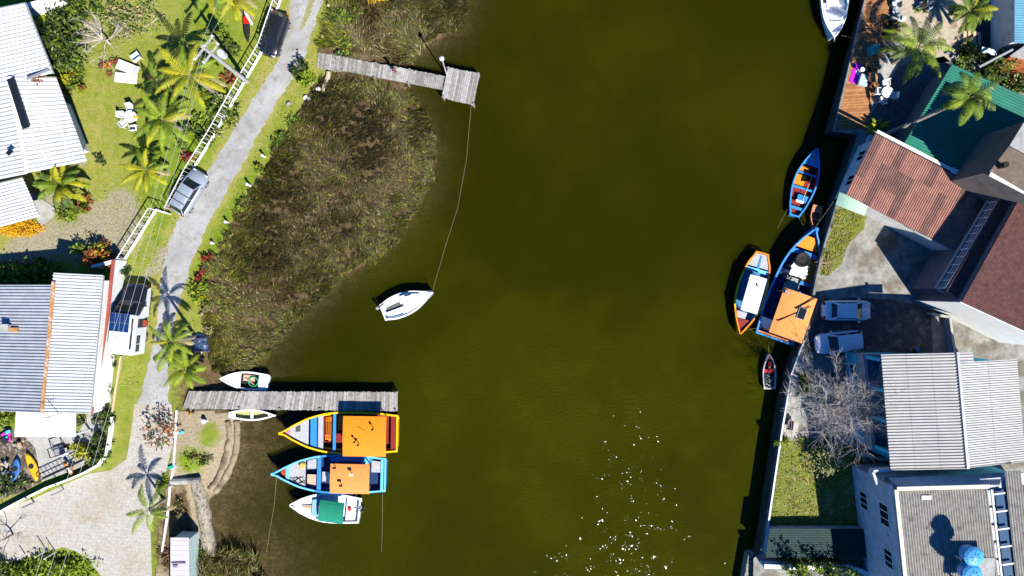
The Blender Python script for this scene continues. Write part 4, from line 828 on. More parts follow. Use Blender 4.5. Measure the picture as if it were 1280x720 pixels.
# ---------------------------------------------------------------- boats
class Boat:
    """x runs from stern (0) to bow (1) along the hull; prof = [(t, half width as a fraction of the beam / 2)]"""
    def __init__(s, name, label, stern, bow, z, beam_px, prof, sheer=(.7, 1.2), cat='boat', group='boats moored along the channel', keel=-.35):
        A, C = W(*stern, z), W(*bow, z); s.L = (C - A).length; s.bm = beam_px / S * (H - z) / H / 2; s.prof = prof; s.sheer = sheer; s.keel = keel
        m = (A + C) / 2; s.o = thing(name, label, cat, (m.x, m.y, 0), math.atan2(C.y - A.y, C.x - A.x), group)
    def hw(s, t):
        p = s.prof
        for i in range(len(p) - 1):
            if t <= p[i + 1][0]:
                u = (t - p[i][0]) / (p[i + 1][0] - p[i][0]); g = lambda j: p[max(0, min(len(p) - 1, j))][1]
                p0, p1, p2, p3 = g(i - 1), g(i), g(i + 1), g(i + 2)
                v = .5 * (2 * p1 + (p2 - p0) * u + (2 * p0 - 5 * p1 + 4 * p2 - p3) * u * u + (3 * p1 - p0 - 3 * p2 + p3) * u ** 3); return max(.03, v * s.bm)
        return max(.03, p[-1][1] * s.bm)
    def x(s, t): return (t - .5) * s.L
    def zs(s, t): return s.sheer[0] + (s.sheer[1] - s.sheer[0]) * t ** 2.2
    def hull(s, m, rim, lining, floor=.25, th=.09, n=22, rimw=.13, rimh=.07, rim2=None, rimt=None):
        b = B(); rings = []
        for i in range(n + 1):
            t = i / n; h = s.hw(t); z = s.zs(t); e = min(th, h * .45); k = s.keel * (1 - .6 * max(0, t - .75) * 4)
            x = s.x(t); xi = x + (th if i == 0 else (-th if i == n else 0)); f = min(z - .06, floor + .15 * max(0, t - .7))
            rings.append([(x, -h, z), (x, -h * .9, z * .45), (x, -h * .5, k), (x, h * .5, k), (x, h * .9, z * .45), (x, h, z), (x, h - e, z), (xi, (h - e) * .94, f), (xi, -(h - e) * .94, f), (x, -h + e, z)])
        b.loft(rings, 0); b.put('hull', m, s.o)
        b = B(); pl = []; pr = []
        for i in range(1, n):
            t = i / n; h = s.hw(t); e = min(th, h * .45); z = min(s.zs(t) - .06, floor + .15 * max(0, t - .7)) + .006
            pl.append((s.x(t), (h - e) * .93, z)); pr.append((s.x(t), -(h - e) * .93, z))
        b.loft([pl, pr], 0, closed=False); b.put('floor', lining, s.o)
        b = B()   # inner side lining
        for sg in (1, -1):
            u = [(s.x(i / n), sg * (s.hw(i / n) - min(th, s.hw(i / n) * .45) - .006), s.zs(i / n) - .01) for i in range(1, n)]; v = [(p[0], p[1] * .94, min(s.zs((j + 1) / n) - .06, floor + .15 * max(0, (j + 1) / n - .7)) + .01) for j, p in enumerate(u)]
            b.loft([u, v], 0, closed=False)
        b.put('lining', lining, s.o)
        if rim:
            b = B(); loop = [(i / n, 1) for i in range(n + 1)] + [(i / n, -1) for i in range(n, -1, -1)]; rg = []
            for t, sg in loop:
                h = s.hw(t); z = s.zs(t); wi = min(rimw, h * .8); x = s.x(t); xo = x + (.02 if t == 1 else -.02 if t == 0 else 0); xi = x + (rimw if t == 0 else -.02 if t == 1 else 0)
                rg.append([(xo, sg * (h + .03), z - .03), (xo, sg * (h + .03), z + rimh), (xi, sg * (h - wi), z + rimh), (xi, sg * (h - wi), z + .002)])
            rg.append(rg[0]); mi = 0
            for i in range(len(rg) - 1):
                b.loft([rg[i], rg[i + 1]], 1 if (rim2 and rimt[0] < loop[min(i, len(loop) - 1)][0] < rimt[1]) else 0, caps=False)
            b.put('gunwale', [rim] + ([rim2] if rim2 else []), s.o)
        return s
    def plan(s, name, t0, t1, z, m, th=.05, inset=.12, n=6, y0=-1, y1=1, rise=0, parent=None, bev=0):
        """a board following the hull outline between t0 and t1 (y0..y1 as fractions of the half width)"""
        b = B(); rg = []
        for i in range(n + 1):
            t = t0 + (t1 - t0) * i / n; h = max(.02, s.hw(t) - inset); zz = z + rise * i / n
            rg.append([(s.x(t), h * y0, zz - th), (s.x(t), h * y1, zz - th), (s.x(t), h * y1, zz), (s.x(t), h * (y0 + y1) / 2, zz + .012), (s.x(t), h * y0, zz)])
        b.loft(rg, 0); return b.put(name, m, parent or s.o, bevel=bev)
    def block(s, name, t, y, z, d, m, rz=0, bev=0, parent=None):
        b = B(); b.box((0, 0, 0), d); o = b.put(name, m, parent or s.o, bevel=bev); o.location = (s.x(t), y, z); o.rotation_euler = (0, 0, rz); return o
    def roof(s, t0, t1, y0, y1, z, m, th=.09, posts=True, skew=0, pm=None):
        b = B(); x0, x1 = s.x(t0), s.x(t1); rg = []
        for i in range(9):
            y = y0 + (y1 - y0) * i / 8; u = (i - 4) / 4; zz = z + .14 * (1 - u * u); rg.append([(x0 - skew * u, y, zz - th), (x0 - skew * u, y, zz), (x1 + skew * u * .3, y, zz), (x1 + skew * u * .3, y, zz - th)])
        b.loft(rg, 0); r_ = b.put('roof', m, s.o)
        for xx in (x0 + .25, x1 - .25):
            for yy in (y0 + .2, y1 - .2):
                b = B(); b.tube([(xx, yy, .35), (xx, yy, z)], .05, 6); b.put('roof_post', pm or m, s.o)
        return r_
def outboard(bt, y=0, m=None):
    b = B(); x = bt.x(0) - .12; b.lathe([(.0, .62), (.13, .64), (.17, .8), (.16, 1.0), (.1, 1.1), (.0, 1.12)], (x - .12, y, 0), 10); e = b.put('outboard_motor', m or mat('outboard_black', (.03, .03, .035), rough=.3), bt.o)
    b = B(); b.box((x - .1, y, .2), (.14, .1, .9)); b.put('shaft', STEEL, e); b = B(); b.beam((x, y, .85), (x + .55, y + .12, .92), .05, .05); b.put('tiller', BLACK, e)
FISH = [(0, .86), (.2, .97), (.45, 1.0), (.62, .92), (.78, .68), (.9, .36), (.97, .12), (1, .03)]
YB = Boat('fishing_boat', 'orange and yellow fishing boat with large orange roof at the lower jetty', (497, 542), (353, 540), .9, 53, FISH, (.85, 1.35))
YB.hull(YEL, YEL, MAROON, .3)
YB.plan('foredeck', .77, .93, .98, GREYB, rise=.1); YB.plan('hatch', .84, .88, 1.07, mat('dark_hatch', (.07, .08, .08)), .04, .12, 2, -.75, -.1)
YB.plan('side_deck', .93, .975, 1.12, mat('dull_pink', (.42, .22, .22)))
YB.plan('thwart', .70, .755, .95, BLUE, .08); YB.plan('thwart', .535, .56, .95, BLUE, .08)
YB.plan('bench', .645, .69, .9, GREYB); YB.plan('floor_panel', .57, .64, .42, ORA, .05, .3, 3, -.9, .55); YB.plan('floor_panel', .45, .53, .42, ORA, .05, .3, 3, -.95, -.1); YB.plan('white_locker', .44, .47, .8, WHITE, .3, .3, 2, -.1, .2)
b = B()
for i in range(4): b.tube([(YB.x(.585 + i * .015), -.9, .8), (YB.x(.585 + i * .015), .5, .8)], .03, 5)
b.tube([(YB.x(.58), -.9, .8), (YB.x(.645), -.9, .8)], .03, 5); b.tube([(YB.x(.58), .5, .8), (YB.x(.645), .5, .8)], .03, 5); b.put('net_rack', mat('dark_rope_net', (.10, .03, .02)), YB.o)
rf = YB.roof(.075, .44, -1.74, 1.72, 2.35, ORA)
for y, t in ((.35, .33), (-.75, .18), (.6, .30)):
    b = B(); b.tube([(YB.x(t), y, 2.4), (YB.x(t), y, 3.0)], .035, 6); b.lathe([(.09, 2.95), (.11, 3.05), (.02, 3.16)], (YB.x(t), y, 0), 8); b.put('roof_lamp', BLACK, rf)
b = B(); b.tube([(YB.x(.2), -.3, 2.46), (YB.x(.32), -.9, 2.5)], .015, 4); b.put('aerial', BLACK, rf)
YB.plan('aft_deck', .015, .06, .8, MAROON, .05, .15, 2); YB.plan('stem_post', .985, 1.012, 1.6, YEL, .9, -.06, 2)
BB = Boat('fishing_boat', 'light blue fishing boat with faded orange roof between orange and white boats', (482, 594), (343, 591), .9, 48, FISH, (.8, 1.3))
BB.hull(BLUE, SKYB, NAVY, .3, rim2=BLUE, rimt=(.3, .62))
BB.plan('foredeck', .72, .87, .92, GREYB); BB.plan('thwart', .865, .895, 1.02, SKYB, .06); BB.plan('anchor_locker', .9, .94, .9, mat('rusty_red_paint', (.40, .06, .02), var=(6, .3)), .05, .18)
BB.plan('thwart', .58, .615, .95, BLUE, .08); BB.plan('floor_board', .63, .71, .7, mat('sandy_board', (.52, .38, .27), var=(4, .15)), .05, .2, 3, .1, .8); BB.plan('floor_board', .63, .71, .7, GREYB, .05, .2, 3, -.95, -.3)
BB.plan('floor_board', .54, .575, .72, GREYB, .05, .2, 2, -.1, .5); BB.plan('side_seat', .12, .5, .8, BLUE, .06, .12, 4, -1, -.72)
BB.plan('aft_board', .045, .13, .8, GREYB, .05, .2, 2, -.9, -.15); BB.plan('thwart', .02, .045, .9, SKYB, .06, .12, 2); BB.plan('thwart', .15, .185, .88, SKYB, .06, .12, 2)
rf = BB.roof(.12, .465, -1.22, 1.33, 2.15, ORA2)
for y, t in ((-.45, .27), (.5, .36), (-1.0, .42)):
    b = B(); b.tube([(BB.x(t), y, 2.2), (BB.x(t), y, 2.7)], .03, 6); b.box((BB.x(t), y, 2.72), (.3, .16, .12)); b.put('roof_lamp', WHITE if y == -.45 else BLACK, rf)
b = B(); b.lathe([(.0, .95), (.3, .97), (.32, 1.1), (.22, 1.2), (.0, 1.22)], (BB.x(.745), -.75, 0), 12); b.put('rope_coil', mat('ochre_rope', (.60, .38, .09), var=(9, .3), bump=(12, .8)), BB.o)
b = B(); r = random.Random(4); b.tube([(BB.x(.78 + .06 * math.sin(i * 1.3)) + .2 * math.cos(i * 2.1), .6 + .35 * math.sin(i * 1.7), .96) for i in range(16)], .02, 4); b.put('loose_rope', BLACK, BB.o)
BB.plan('stem_post', .985, 1.012, 1.5, SKYB, .9, -.06, 2)
MOTOR = [(0, .86), (.25, .98), (.5, 1), (.7, .8), (.86, .48), (.96, .18), (1, .04)]
WB = Boat('motor_boat', 'white motor boat with green canopy beside the light blue fishing boat', (450, 638), (364, 630), .6, 36, MOTOR, (.65, .95))
WB.hull(GEL, GEL, GEL, .3, rim2=None); WB.plan('foredeck', .62, .95, .82, GEL, .06, .1, rise=.08); WB.plan('windscreen', .58, .68, 1.05, mat('pale_blue_glass', (.25, .45, .52), rough=.1, spec=.5), .2, .2, 3, -.8, .8)
WB.plan('tan_mat', .6, .82, .96, mat('tan_mat', (.45, .34, .2), var=(5, .2)), .03, .3, 3, -.25, .25); WB.plan('seat', .06, .2, .6, GEL, .2, .2, 2); WB.plan('fuel_can', .13, .17, .75, mat('red_plastic', (.5, .02, .02)), .3, .3, 2, -.25, .1)
b = B(); rg = []
for i in range(7):
    u = i / 6 * 2 - 1; zz = 1.55 + .2 * (1 - u * u); y = u * .92; rg.append([(WB.x(.2), y + .1, zz), (WB.x(.55), y, zz + .03), (WB.x(.55), y, zz - .01), (WB.x(.2), y + .1, zz - .04)])
b.loft(rg); cn = b.put('canopy', GREEN, WB.o)
for t in (.22, .53):
    for y in (-.85, .85): b = B(); b.tube([(WB.x(t), y, .6), (WB.x(t), y, 1.56)], .025, 6); b.put('canopy_pole', STEEL, WB.o)
outboard(WB, -.1)
YA = [(0, .70), (.2, .95), (.42, 1), (.62, .85), (.8, .52), (.93, .2), (1, .03)]
SB = Boat('sailing_boat', 'small white sailing boat moored alone in the channel on a long line', (478, 391), (541, 366), .8, 29, YA, (.75, .95))
SB.hull(GEL, GEL, GEL, .45); SB.plan('cabin', .42, .78, 1.12, GEL, .3, .22, 6, bev=.05); SB.plan('foredeck', .72, .98, .9, GEL, .05, .1)
SB.plan('companion_hatch', .44, .60, 1.17, mat('pale_grey_gelcoat', (.6, .62, .65), rough=.4), .04, .3, 2, -.25, .3); SB.plan('cockpit_seat', .06, .4, .72, GEL, .1, .12, 3, -1, -.15); SB.plan('cockpit_seat', .06, .4, .72, GEL, .1, .12, 3, .45, 1); SB.plan('cockpit_well', .08, .36, .5, mat('grey_sole', (.12, .12, .11)), .02, .2, 2, -.1, .4)
SB.plan('cabin_window', .5, .62, 1.13, GLASS, .05, .2, 2, .75, .92); SB.plan('cabin_window', .47, .6, 1.13, mat('blue_cover', (.03, .12, .25)), .05, .17, 2, .94, 1.0); SB.plan('blue_cushion', .06, .36, .75, mat('blue_cover', (.03, .12, .25)), .04, .2, 3, -.95, -.8)
b = B(); b.tube([(SB.x(.86), -.42, 1.35), (SB.x(.99), -.2, 1.4), (SB.x(1.03), 0, 1.4), (SB.x(.99), .2, 1.4), (SB.x(.86), .42, 1.35)], .02, 6)
for t, y in ((.86, -.42), (.86, .42), (.99, .2), (.99, -.2)): b.tube([(SB.x(t), y, .85), (SB.x(t), y, 1.38)], .015, 5)
b.put('bow_rail', STEEL, SB.o); outboard(SB, .55, mat('grey_outboard', (.3, .3, .31)))
SK = Boat('skiff', 'white open skiff holding a green hose above the lower jetty', (335, 478), (277, 473), .5, 22, MOTOR, (.5, .75))
SK.hull(GEL, GEL, DARK, .22); SK.plan('foredeck', .58, .95, .6, GEL, .06, .08, rise=.06); SK.plan('aft_deck', .01, .2, .52, GEL, .06, .08); SK.plan('tan_board', .3, .55, .36, mat('tan_wood', (.52, .36, .24), var=(5, .2)), .04, .2, 2, -.85, .1)
b = B(); b.tube([(SK.x(.32) + .42 * math.cos(a), .05 + .42 * math.sin(a), .42 + .02 * i / 8) for i, a in enumerate([j * .45 for j in range(22)])], .05, 6); b.put('hose', mat('green_hose', (.02, .42, .16), rough=.4), SK.o)
b = B(); b.tube([(SK.x(.5), -.2, .42), (SK.x(.3), .3, .45)], .06, 6); b.put('oar', mat('tan_wood', (.52, .36, .24)), SK.o)
CN = Boat('canoe', 'narrow white canoe with olive inside lying along the lower jetty', (287, 518), (345, 519), .35, 13, [(0, .45), (.12, .7), (.35, 1), (.6, .98), (.85, .5), (1, .04)], (.45, .5))
CN.hull(GEL, GEL, mat('olive_inside', (.42, .42, .16)), .15, rimw=.12); CN.plan('thwart', .46, .52, .45, GEL, .05, .06, 2); CN.plan('foredeck', .84, .97, .47, GEL, .03, .05); CN.plan('aft_deck', .02, .14, .46, GEL, .03, .05)
ROW = [(0, .42), (.15, .72), (.4, 1), (.62, .96), (.82, .62), (.94, .26), (1, .03)]
RB = Boat('rowing_boat', 'long blue open boat with orange floor panels off the terracotta house', (993, 270), (1019, 187), .6, 29, ROW, (.6, 1.0))
RB.hull(BLUE, BLUE, MAROON, .25, rimw=.1); RB.plan('foredeck', .75, .97, .82, BLUE, .05, .1, rise=.1)
for t0, t1, y0, y1, nm, mm, z in ((.66, .74, -.1, .95, 'floor_panel', ORA, .5), (.45, .6, .0, .95, 'floor_panel', ORA, .5), (.62, .645, -1, 1, 'thwart', BLUE, .58), (.4, .43, -1, 1, 'thwart', BLUE, .58), (.22, .32, -.8, .3, 'engine_box', BLUE, .62), (.1, .14, -1, 1, 'thwart', BLUE, .55)):
    RB.plan(nm, t0, t1, z, mm, .06, .1, 2, y0, y1)
RB.plan('white_bag', .2, .235, .72, WHITE, .12, .2, 2, -.6, .5); b = B(); b.leaf((RB.x(.86), 0, .95), (1, .2, 0), .5, .25, 0, (0, 0, 1)); b.box((RB.x(.84), 0, .94), (.45, .2, .05), .6); b.put('rope_heap', ROPE, RB.o)
b = B(); b.tube([(RB.x(.25), -.25, .7), (RB.x(.6), -.4, .72)], .025, 5); b.put('oar', mat('pale_pole', (.6, .5, .35)), RB.o)
TB = Boat('dinghy', 'tiny brown wooden dinghy tucked between the big blue boat and quay', (1022, 257), (1017, 285), .45, 13, MOTOR, (.45, .6)); BRW = mat('orange_brown_wood', (.48, .20, .09), var=(4, .25))
TB.hull(BRW, BRW, mat('dark_brown_wood', (.16, .09, .05), var=(4, .3)), .2, rimw=.07); TB.plan('aft_deck', .03, .3, .42, mat('pinkish_wood', (.55, .27, .17), var=(4, .2)), .04, .06, 2); TB.plan('thwart', .58, .65, .42, mat('pinkish_wood', (.55, .27, .17)), .05, .05, 2)
BIG = [(0, .92), (.2, 1), (.45, .98), (.65, .88), (.8, .66), (.92, .34), (1, .04)]
GB = Boat('fishing_boat', 'large blue fishing boat with orange roof and black tub by the car yard', (968, 424), (1016, 287), 1.0, 53, BIG, (.95, 1.6))
GB.hull(BLUE, BLUE, NAVY, .35); GB.plan('foredeck', .82, .93, 1.15, ORA, rise=.1); GB.plan('thwart', .76, .80, 1.15, BLUE, .1, .12, 2); GB.plan('side_deck', .56, .76, .95, ORA, .06, .12, 4, -1, -.35)
GB.plan('cargo_mat', .42, .56, .8, mat('grey_mat', (.33, .33, .34), var=(4, .3)), .05, .2, 3, -.4, .45); GB.plan('thwart', .52, .55, 1.0, BLUE, .08, .12, 2, -1, -.3); GB.plan('thwart', .43, .46, 1.0, BLUE, .08, .12, 2, -1, -.3)
b = B(); b.lathe([(.45, .8), (.64, .9), (.66, 1.5), (.6, 1.55), (.56, 1.5), (.3, 1.35), (.12, 1.38), (.0, 1.42)], (GB.x(.72), .12, 0), 20); b.put('tub', BLACK, GB.o, smooth=True)
b = B(); r = random.Random(2); rg = []
for i in range(8): rg.append([(GB.x(.57) + i * .17, -.8 + j * .25 + r.uniform(-.08, .08), 1.0 + r.uniform(0, .22)) for j in range(7)])
b.loft(rg, 0, closed=False); b.put('tarpaulin', WHITE, GB.o)
b = B()
for i in range(14): b.tube([(GB.x(.5 + .013 * i), .6 + r.uniform(-.1, .5), .95 + r.uniform(0, .15)), (GB.x(.5 + .013 * i) + r.uniform(-.5, .5), 1.0 + r.uniform(-.3, .3), 1.0), (GB.x(.52 + .012 * i) + r.uniform(-.3, .3), .3, 1.0)], .03, 4)
b.put('net_heap', BLACK, GB.o)
rf = GB.roof(.035, .43, -1.78, 1.2, 2.5, ORA2, skew=0)
b = B(); b.box((GB.x(.27), -.85, 2.72), (.95, .62, .04)); pn = b.put('solar_panel', GLASS, rf); b = B()
for sx in (-1, 1): b.box((GB.x(.27) + sx * .49, -.85, 2.72), (.03, .62, .06))
for sy in (-1, 1): b.box((GB.x(.27), -.85 + sy * .33, 2.72), (1.0, .03, .06))
b.put('panel_frame', STEEL, pn)
b = B(); b.tube([(GB.x(.35), -1.4, 2.7), (GB.x(.14), .9, 2.66)], .04, 5); b.tube([(GB.x(.29), -.2, 2.72), (GB.x(.43), -1.5, 2.68)], .05, 5); b.put('roof_pole', BLACK, rf)
b = B(); b.box((GB.x(.4), .95, 2.62), (.35, .3, .2)); b.put('lamp_box', mat('dull_pink', (.42, .22, .22)), rf); GB.plan('stem_post', .985, 1.01, 1.9, BLUE, 1.0, -.06, 2)
GB.plan('aft_deck', .005, .03, .9, ORA, .05, .12, 2)
PB = Boat('fishing_boat', 'white roofed boat with orange rim alongside the large blue fishing boat', (953, 316), (924, 417), .8, 37, [(0, .42), (.15, .78), (.4, 1), (.65, .94), (.84, .55), (.95, .22), (1, .04)], (.8, 1.1))
PB.hull(ORA, ORA, mat('blue_lining', (.05, .20, .38), var=(4, .2)), .35, rim2=YEL, rimt=(.3, .75), rimw=.11); PB.plan('aft_deck', .02, .18, .78, GREYB, .05, .14, 3); PB.plan('thwart', .2, .24, .82, SKYB, .06, .12, 2); PB.plan('foredeck', .82, .95, .9, MAROON, .05, .12)
PB.plan('bow_board', .74, .82, .85, GREYB, .05, .14, 3, -.9, .2); PB.roof(.30, .73, -.78, .72, 1.75, WHITE)
b = B(); b.box((PB.x(.4), -.05, 1.92), (.3, .1, .08), .5); b.put('roof_cleat', BLACK, PB.o); PB.plan('tiller_board', .04, .2, .83, BLUE, .04, .1, 2, -.1, .1)
DG = Boat('dinghy', 'small red and black dinghy full of gear behind the large blue boat', (962, 486), (961, 443), .45, 16, MOTOR, (.45, .6))
DG.hull(mat('white_red_hull', (.55, .45, .45)), mat('pale_rim', (.55, .52, .52)), mat('dark_inside', (.04, .05, .06)), .2, rimw=.07); DG.plan('thwart', .48, .57, .46, mat('red_plastic', (.5, .02, .02)), .06, .08, 2); DG.plan('red_gear', .68, .78, .5, mat('red_plastic', (.5, .02, .02)), .15, .2, 2, -.7, .3); DG.plan('yellow_can', .6, .65, .55, mat('cream_plastic', (.6, .45, .18)), .2, .2, 2, -.3, .2); DG.plan('foredeck', .85, .97, .55, MAROON, .04, .05)
b = B()
for i in range(9): b.tube([(DG.x(.05 + .04 * i), r.uniform(-.4, .4), .42), (DG.x(.1 + .04 * i), r.uniform(-.4, .4), .45)], .03, 4)
b.put('grey_net', mat('grey_net', (.35, .38, .40)), DG.o)
SP = Boat('speed_boat', 'white speed boat with pale blue trim cut by the top edge', (1044, -62), (1042, 46), .9, 35, [(0, .9), (.3, 1), (.6, .97), (.78, .8), (.9, .52), (.97, .25), (1, .1)], (.9, 1.1))
SP.hull(GEL, GEL, GEL, .5, rim2=None); SP.plan('foredeck', .62, .97, 1.05, GEL, .06, .14, rise=.03); SP.plan('cockpit_shade', .38, .56, .75, NAVY, .05, .2, 3); SP.plan('cockpit_liner', .56, .82, 1.12, mat('pale_grey_gelcoat', (.6, .62, .65)), .05, .4, 3); SP.plan('hatch_line', .815, .825, 1.135, NAVY, .03, .35, 2)
SP.plan('bow_sprit', .98, 1.06, 1.1, GEL, .08, .1, 2, -1.6, 1.6); SP.plan('side_trim', .3, .7, 1.12, mat('mid_blue_trim', (.05, .22, .42)), .03, .1, 4, .86, .97)
def line(label, pts, r_=.008, sag=.0):
    P = [W(*p) for p in pts]; b = B(); q = []
    for a, c in zip(P, P[1:]):
        for i in range(8): t = i / 8; e = a.lerp(c, t); e.z -= sag * 4 * t * (1 - t); q.append(e)
    q.append(P[-1]); b.tube(q, r_, 4); return setp(b.put('mooring_line', ROPE), label, 'rope', 'mooring lines')
line('thin mooring line from the top jetty corner to the small white sailing boat', [(589, 132, .85), (583, 200, .03), (572, 260, .03), (556, 310, .03), (541, 363, .95)])
line('mooring line from the blue fishing boat bow down toward the bottom left', [(346, 592, 1.2), (343, 630, .05), (337, 665, .03), (333, 690, .03)])
line('mooring line from the blue fishing boat stern straight down', [(478, 617, .8), (478, 650, .03), (477, 690, .03)])
line('mooring line from the speed boat bow to the wooden terrace', [(1052, 44, 1.1), (1072, 49, RZ)])
line('mooring line from the large blue boat bow up to the quay', [(1017, 287, 1.7), (1042, 252, RZ + .3)])
line('mooring line from the long blue boat stern to the large blue boat', [(997, 270, .6), (1008, 287, 1.0)])
line('mooring line trailing left from the stern of the long blue boat', [(984, 262, .6), (972, 285, .03)])
line('short line between the white roofed boat and the large blue boat stern', [(926, 414, 1.1), (946, 410, 1.0)])
line('line from the small red dinghy bow to the large blue boat', [(961, 444, .6), (961, 430, .9)])
line('two-metre line between white motor boat and light blue boat stern', [(444, 622, .7), (447, 617, .9)])
# ---------------------------------------------------------------- vehicles
TYRE = mat('tyre', (.02, .02, .02), rough=.85); RIM = mat('alloy_rim', (.4, .4, .42), metal=.8, rough=.35); HEAD = mat('headlight_glass', (.65, .68, .7), rough=.1, spec=.6); TAIL = mat('tail_lamp_red', (.35, .01, .01), rough=.2); PLATE = mat('number_plate_grey', (.5, .5, .5))
def wheel(parent, x, y, r_=.31, w_=.2):
    b = B(); n = 18; prof = [(r_ - .08, -w_ / 2), (r_, -w_ / 2 + .03), (r_, w_ / 2 - .03), (r_ - .08, w_ / 2)]
    b.loft([[(x + r * math.cos(a), y + yy, r_ + r * math.sin(a)) for a in [2 * math.pi * j / n for j in range(n)]] for r, yy in prof]); o = b.put('wheel', TYRE, parent)
    b = B(); s = 1 if y > 0 else -1; b.loft([[(x + r * math.cos(a), y + s * yy, r_ + r * math.sin(a)) for a in [2 * math.pi * j / n for j in range(n)]] for r, yy in ((.22, w_ / 2 - .01), (.2, w_ / 2 + .012), (.05, w_ / 2 + .02))]); b.put('rim', RIM, o)
def car(label, rear, front, z, width, height, paint, hood=.27, tailw=.10, boot=.0, group='parked cars', roofm=None, rails=False, cat='car', ground=0):
    """rear and front are pixel points; the body is lofted along x, the cabin stands on it with separate glass"""
    A, C = W(*rear, z + .6), W(*front, z + .6); L = (C - A).length; m = (A + C) / 2
    o = thing('parked_car', label, cat, (m.x, m.y, z), math.atan2(C.y - A.y, C.x - A.x), group); w2 = width / 2; b = B(); rg = []; n = 26
    belt = lambda t: .98 - .26 * max(0, (t - (1 - hood)) / hood) ** 1.6 - (.06 if t < .06 else 0) + (0 if t < 1 - hood else -.02)
    def hw(t):
        u = abs(2 * t - 1); return w2 * (1 - .16 * u ** 5 - .20 * max(0, u - .86) / .14 * u)
    for i in range(n + 1):
        t = i / n; t = .5 - .5 * math.cos(math.pi * t) if 0 else t; h = hw(t); x = (t - .5) * L; zt = belt(t); zb = .22 + .14 * max(0, abs(2 * t - 1) - .8) / .2
        if i in (0, n): h *= .9; zt -= .1; zb += .05
        rg.append([(x, -h * .86, zb), (x, -h * .98, zb + .12), (x, -h, (zb + zt) / 2), (x, -h * .97, zt - .1), (x, -h * .88, zt), (x, 0, zt + .035), (x, h * .88, zt), (x, h * .97, zt - .1), (x, h, (zb + zt) / 2), (x, h * .98, zb + .12), (x, h * .86, zb)])
    b.loft(rg); b.put('body', paint, o, smooth=True)
    # cabin
    xr = -L / 2 + L * (tailw * .35 + boot); xR = -L / 2 + L * (tailw * 1.3 + boot); xf = L / 2 - L * (hood - .02); xF = L / 2 - L * (hood + .15); zb = .96; y0 = w2 * .88; y1 = w2 * .68; zt = height
    def sec(t): return None
    lo = [(xr, -y0 * .93, zb), (xr, y0 * .93, zb), (xf, y0 * .95, zb - .02), (xf, -y0 * .95, zb - .02)]; hi = [(xR, -y1 * .95, zt - .06), (xR, y1 * .95, zt - .06), (xF, y1, zt - .05), (xF, -y1, zt - .05)]
    b = B(); k = 6
    rows = []
    for i in range(k + 1):
        t = i / k; x = xR + (xF - xR) * t; yy = y1 * (.95 + .05 * t); cz = zt + .02 * math.sin(math.pi * t)
        rows.append([(x, -yy, zt - .055), (x, -yy * .8, cz - .01), (x, -yy * .4, cz + .012), (x, yy * .4, cz + .012), (x, yy * .8, cz - .01), (x, yy, zt - .055)])
    b.loft(rows, 0, closed=False)
    b.add([hi[0], hi[1], (hi[1][0] - .02, hi[1][1], zt - .1), (hi[0][0] - .02, hi[0][1], zt - .1)], [(0, 1, 2, 3)])
    rf = b.put('roof', roofm or paint, o, smooth=True)
    if rails:
        b = B()
        for t in (.25, .6): x = xR + (xF - xR) * t; b.beam((x, -y1, zt + .05), (x, y1, zt + .05), .05, .04)
        b.put('roof_rack', BLACK, rf)
    def quad(nm, a, c, d, e, sh=.06):
        cc = sum((Vector(v) for v in (a, c, d, e)), Vector()) / 4; b = B(); b.add([Vector(v).lerp(cc, sh) for v in (a, c, d, e)], [(0, 1, 2, 3)]); return b.put(nm, GLASS, o)
    quad('windscreen', lo[3], lo[2], hi[2], hi[3], .05); quad('rear_window', lo[1], lo[0], hi[0], hi[1], .08)
    for s in (0, 1):
        a, d = (lo[0], lo[3]) if s == 0 else (lo[1], lo[2]); e, f = (hi[0], hi[3]) if s == 0 else (hi[1], hi[2]); mid = lambda p, q, t: tuple(Vector(p).lerp(Vector(q), t))
        quad('side_window', a, mid(a, d, .5), mid(e, f, .5), e); quad('side_window', mid(a, d, .5), d, f, mid(e, f, .5))
    b = B()
    for a, c in zip(lo, hi): b.tube([a, c], [.06, .045], 5)
    for s in (0, 1):
        a, d = (lo[0], lo[3]) if s == 0 else (lo[1], lo[2]); e, f = (hi[0], hi[3]) if s == 0 else (hi[1], hi[2]); b.tube([Vector(a).lerp(Vector(d), .5), Vector(e).lerp(Vector(f), .5)], .035, 5)
    for a, c in ((hi[0], hi[3]), (hi[1], hi[2]), (hi[2], hi[3]), (hi[0], hi[1])): b.tube([a, c], .04, 5)
    b.put('pillars', paint, o)
    for s in (-1, 1):
        b = B(); b.box((xf - .35, s * (w2 + .08), 1.0), (.16, .2, .14)); b.put('mirror', paint, o, bevel=.03)
        b = B(); b.box((L / 2 - .2, s * w2 * .62, .68), (.3, w2 * .36, .16), s * -.3); b.put('headlight', HEAD, o, bevel=.04)
        b = B(); b.box((-L / 2 + .1, s * w2 * .70, .84), (.18, .26, .2), s * .3); b.put('tail_light', TAIL, o, bevel=.04)
    for x in (-L * .31, L * .32):
        for s in (-1, 1): wheel(o, x, s * (w2 - .1))
    b = B(); b.box((-L / 2 - .01, 0, .6), (.04, .5, .14)); b.put('number_plate', PLATE, o)
    return o
SILV = mat('silver_paint', (.33, .375, .44), metal=.25, rough=.35, coat=.5); BLKP = mat('black_paint', (.012, .013, .016), rough=.22, coat=.8, spec=.5); WHTP = mat('white_car_paint', (.72, .74, .76), rough=.3, coat=.5)
car('silver hatchback with roof bars parked on the grass beside the white fence', (221, 266), (252, 215), LZ, 1.78, 1.52, SILV, .24, .1, rails=True)
car('black hatchback parked beside the white fence at the top of the road', (352, 17), (334, 70), LZ, 1.8, 1.5, BLKP, .25, .1)
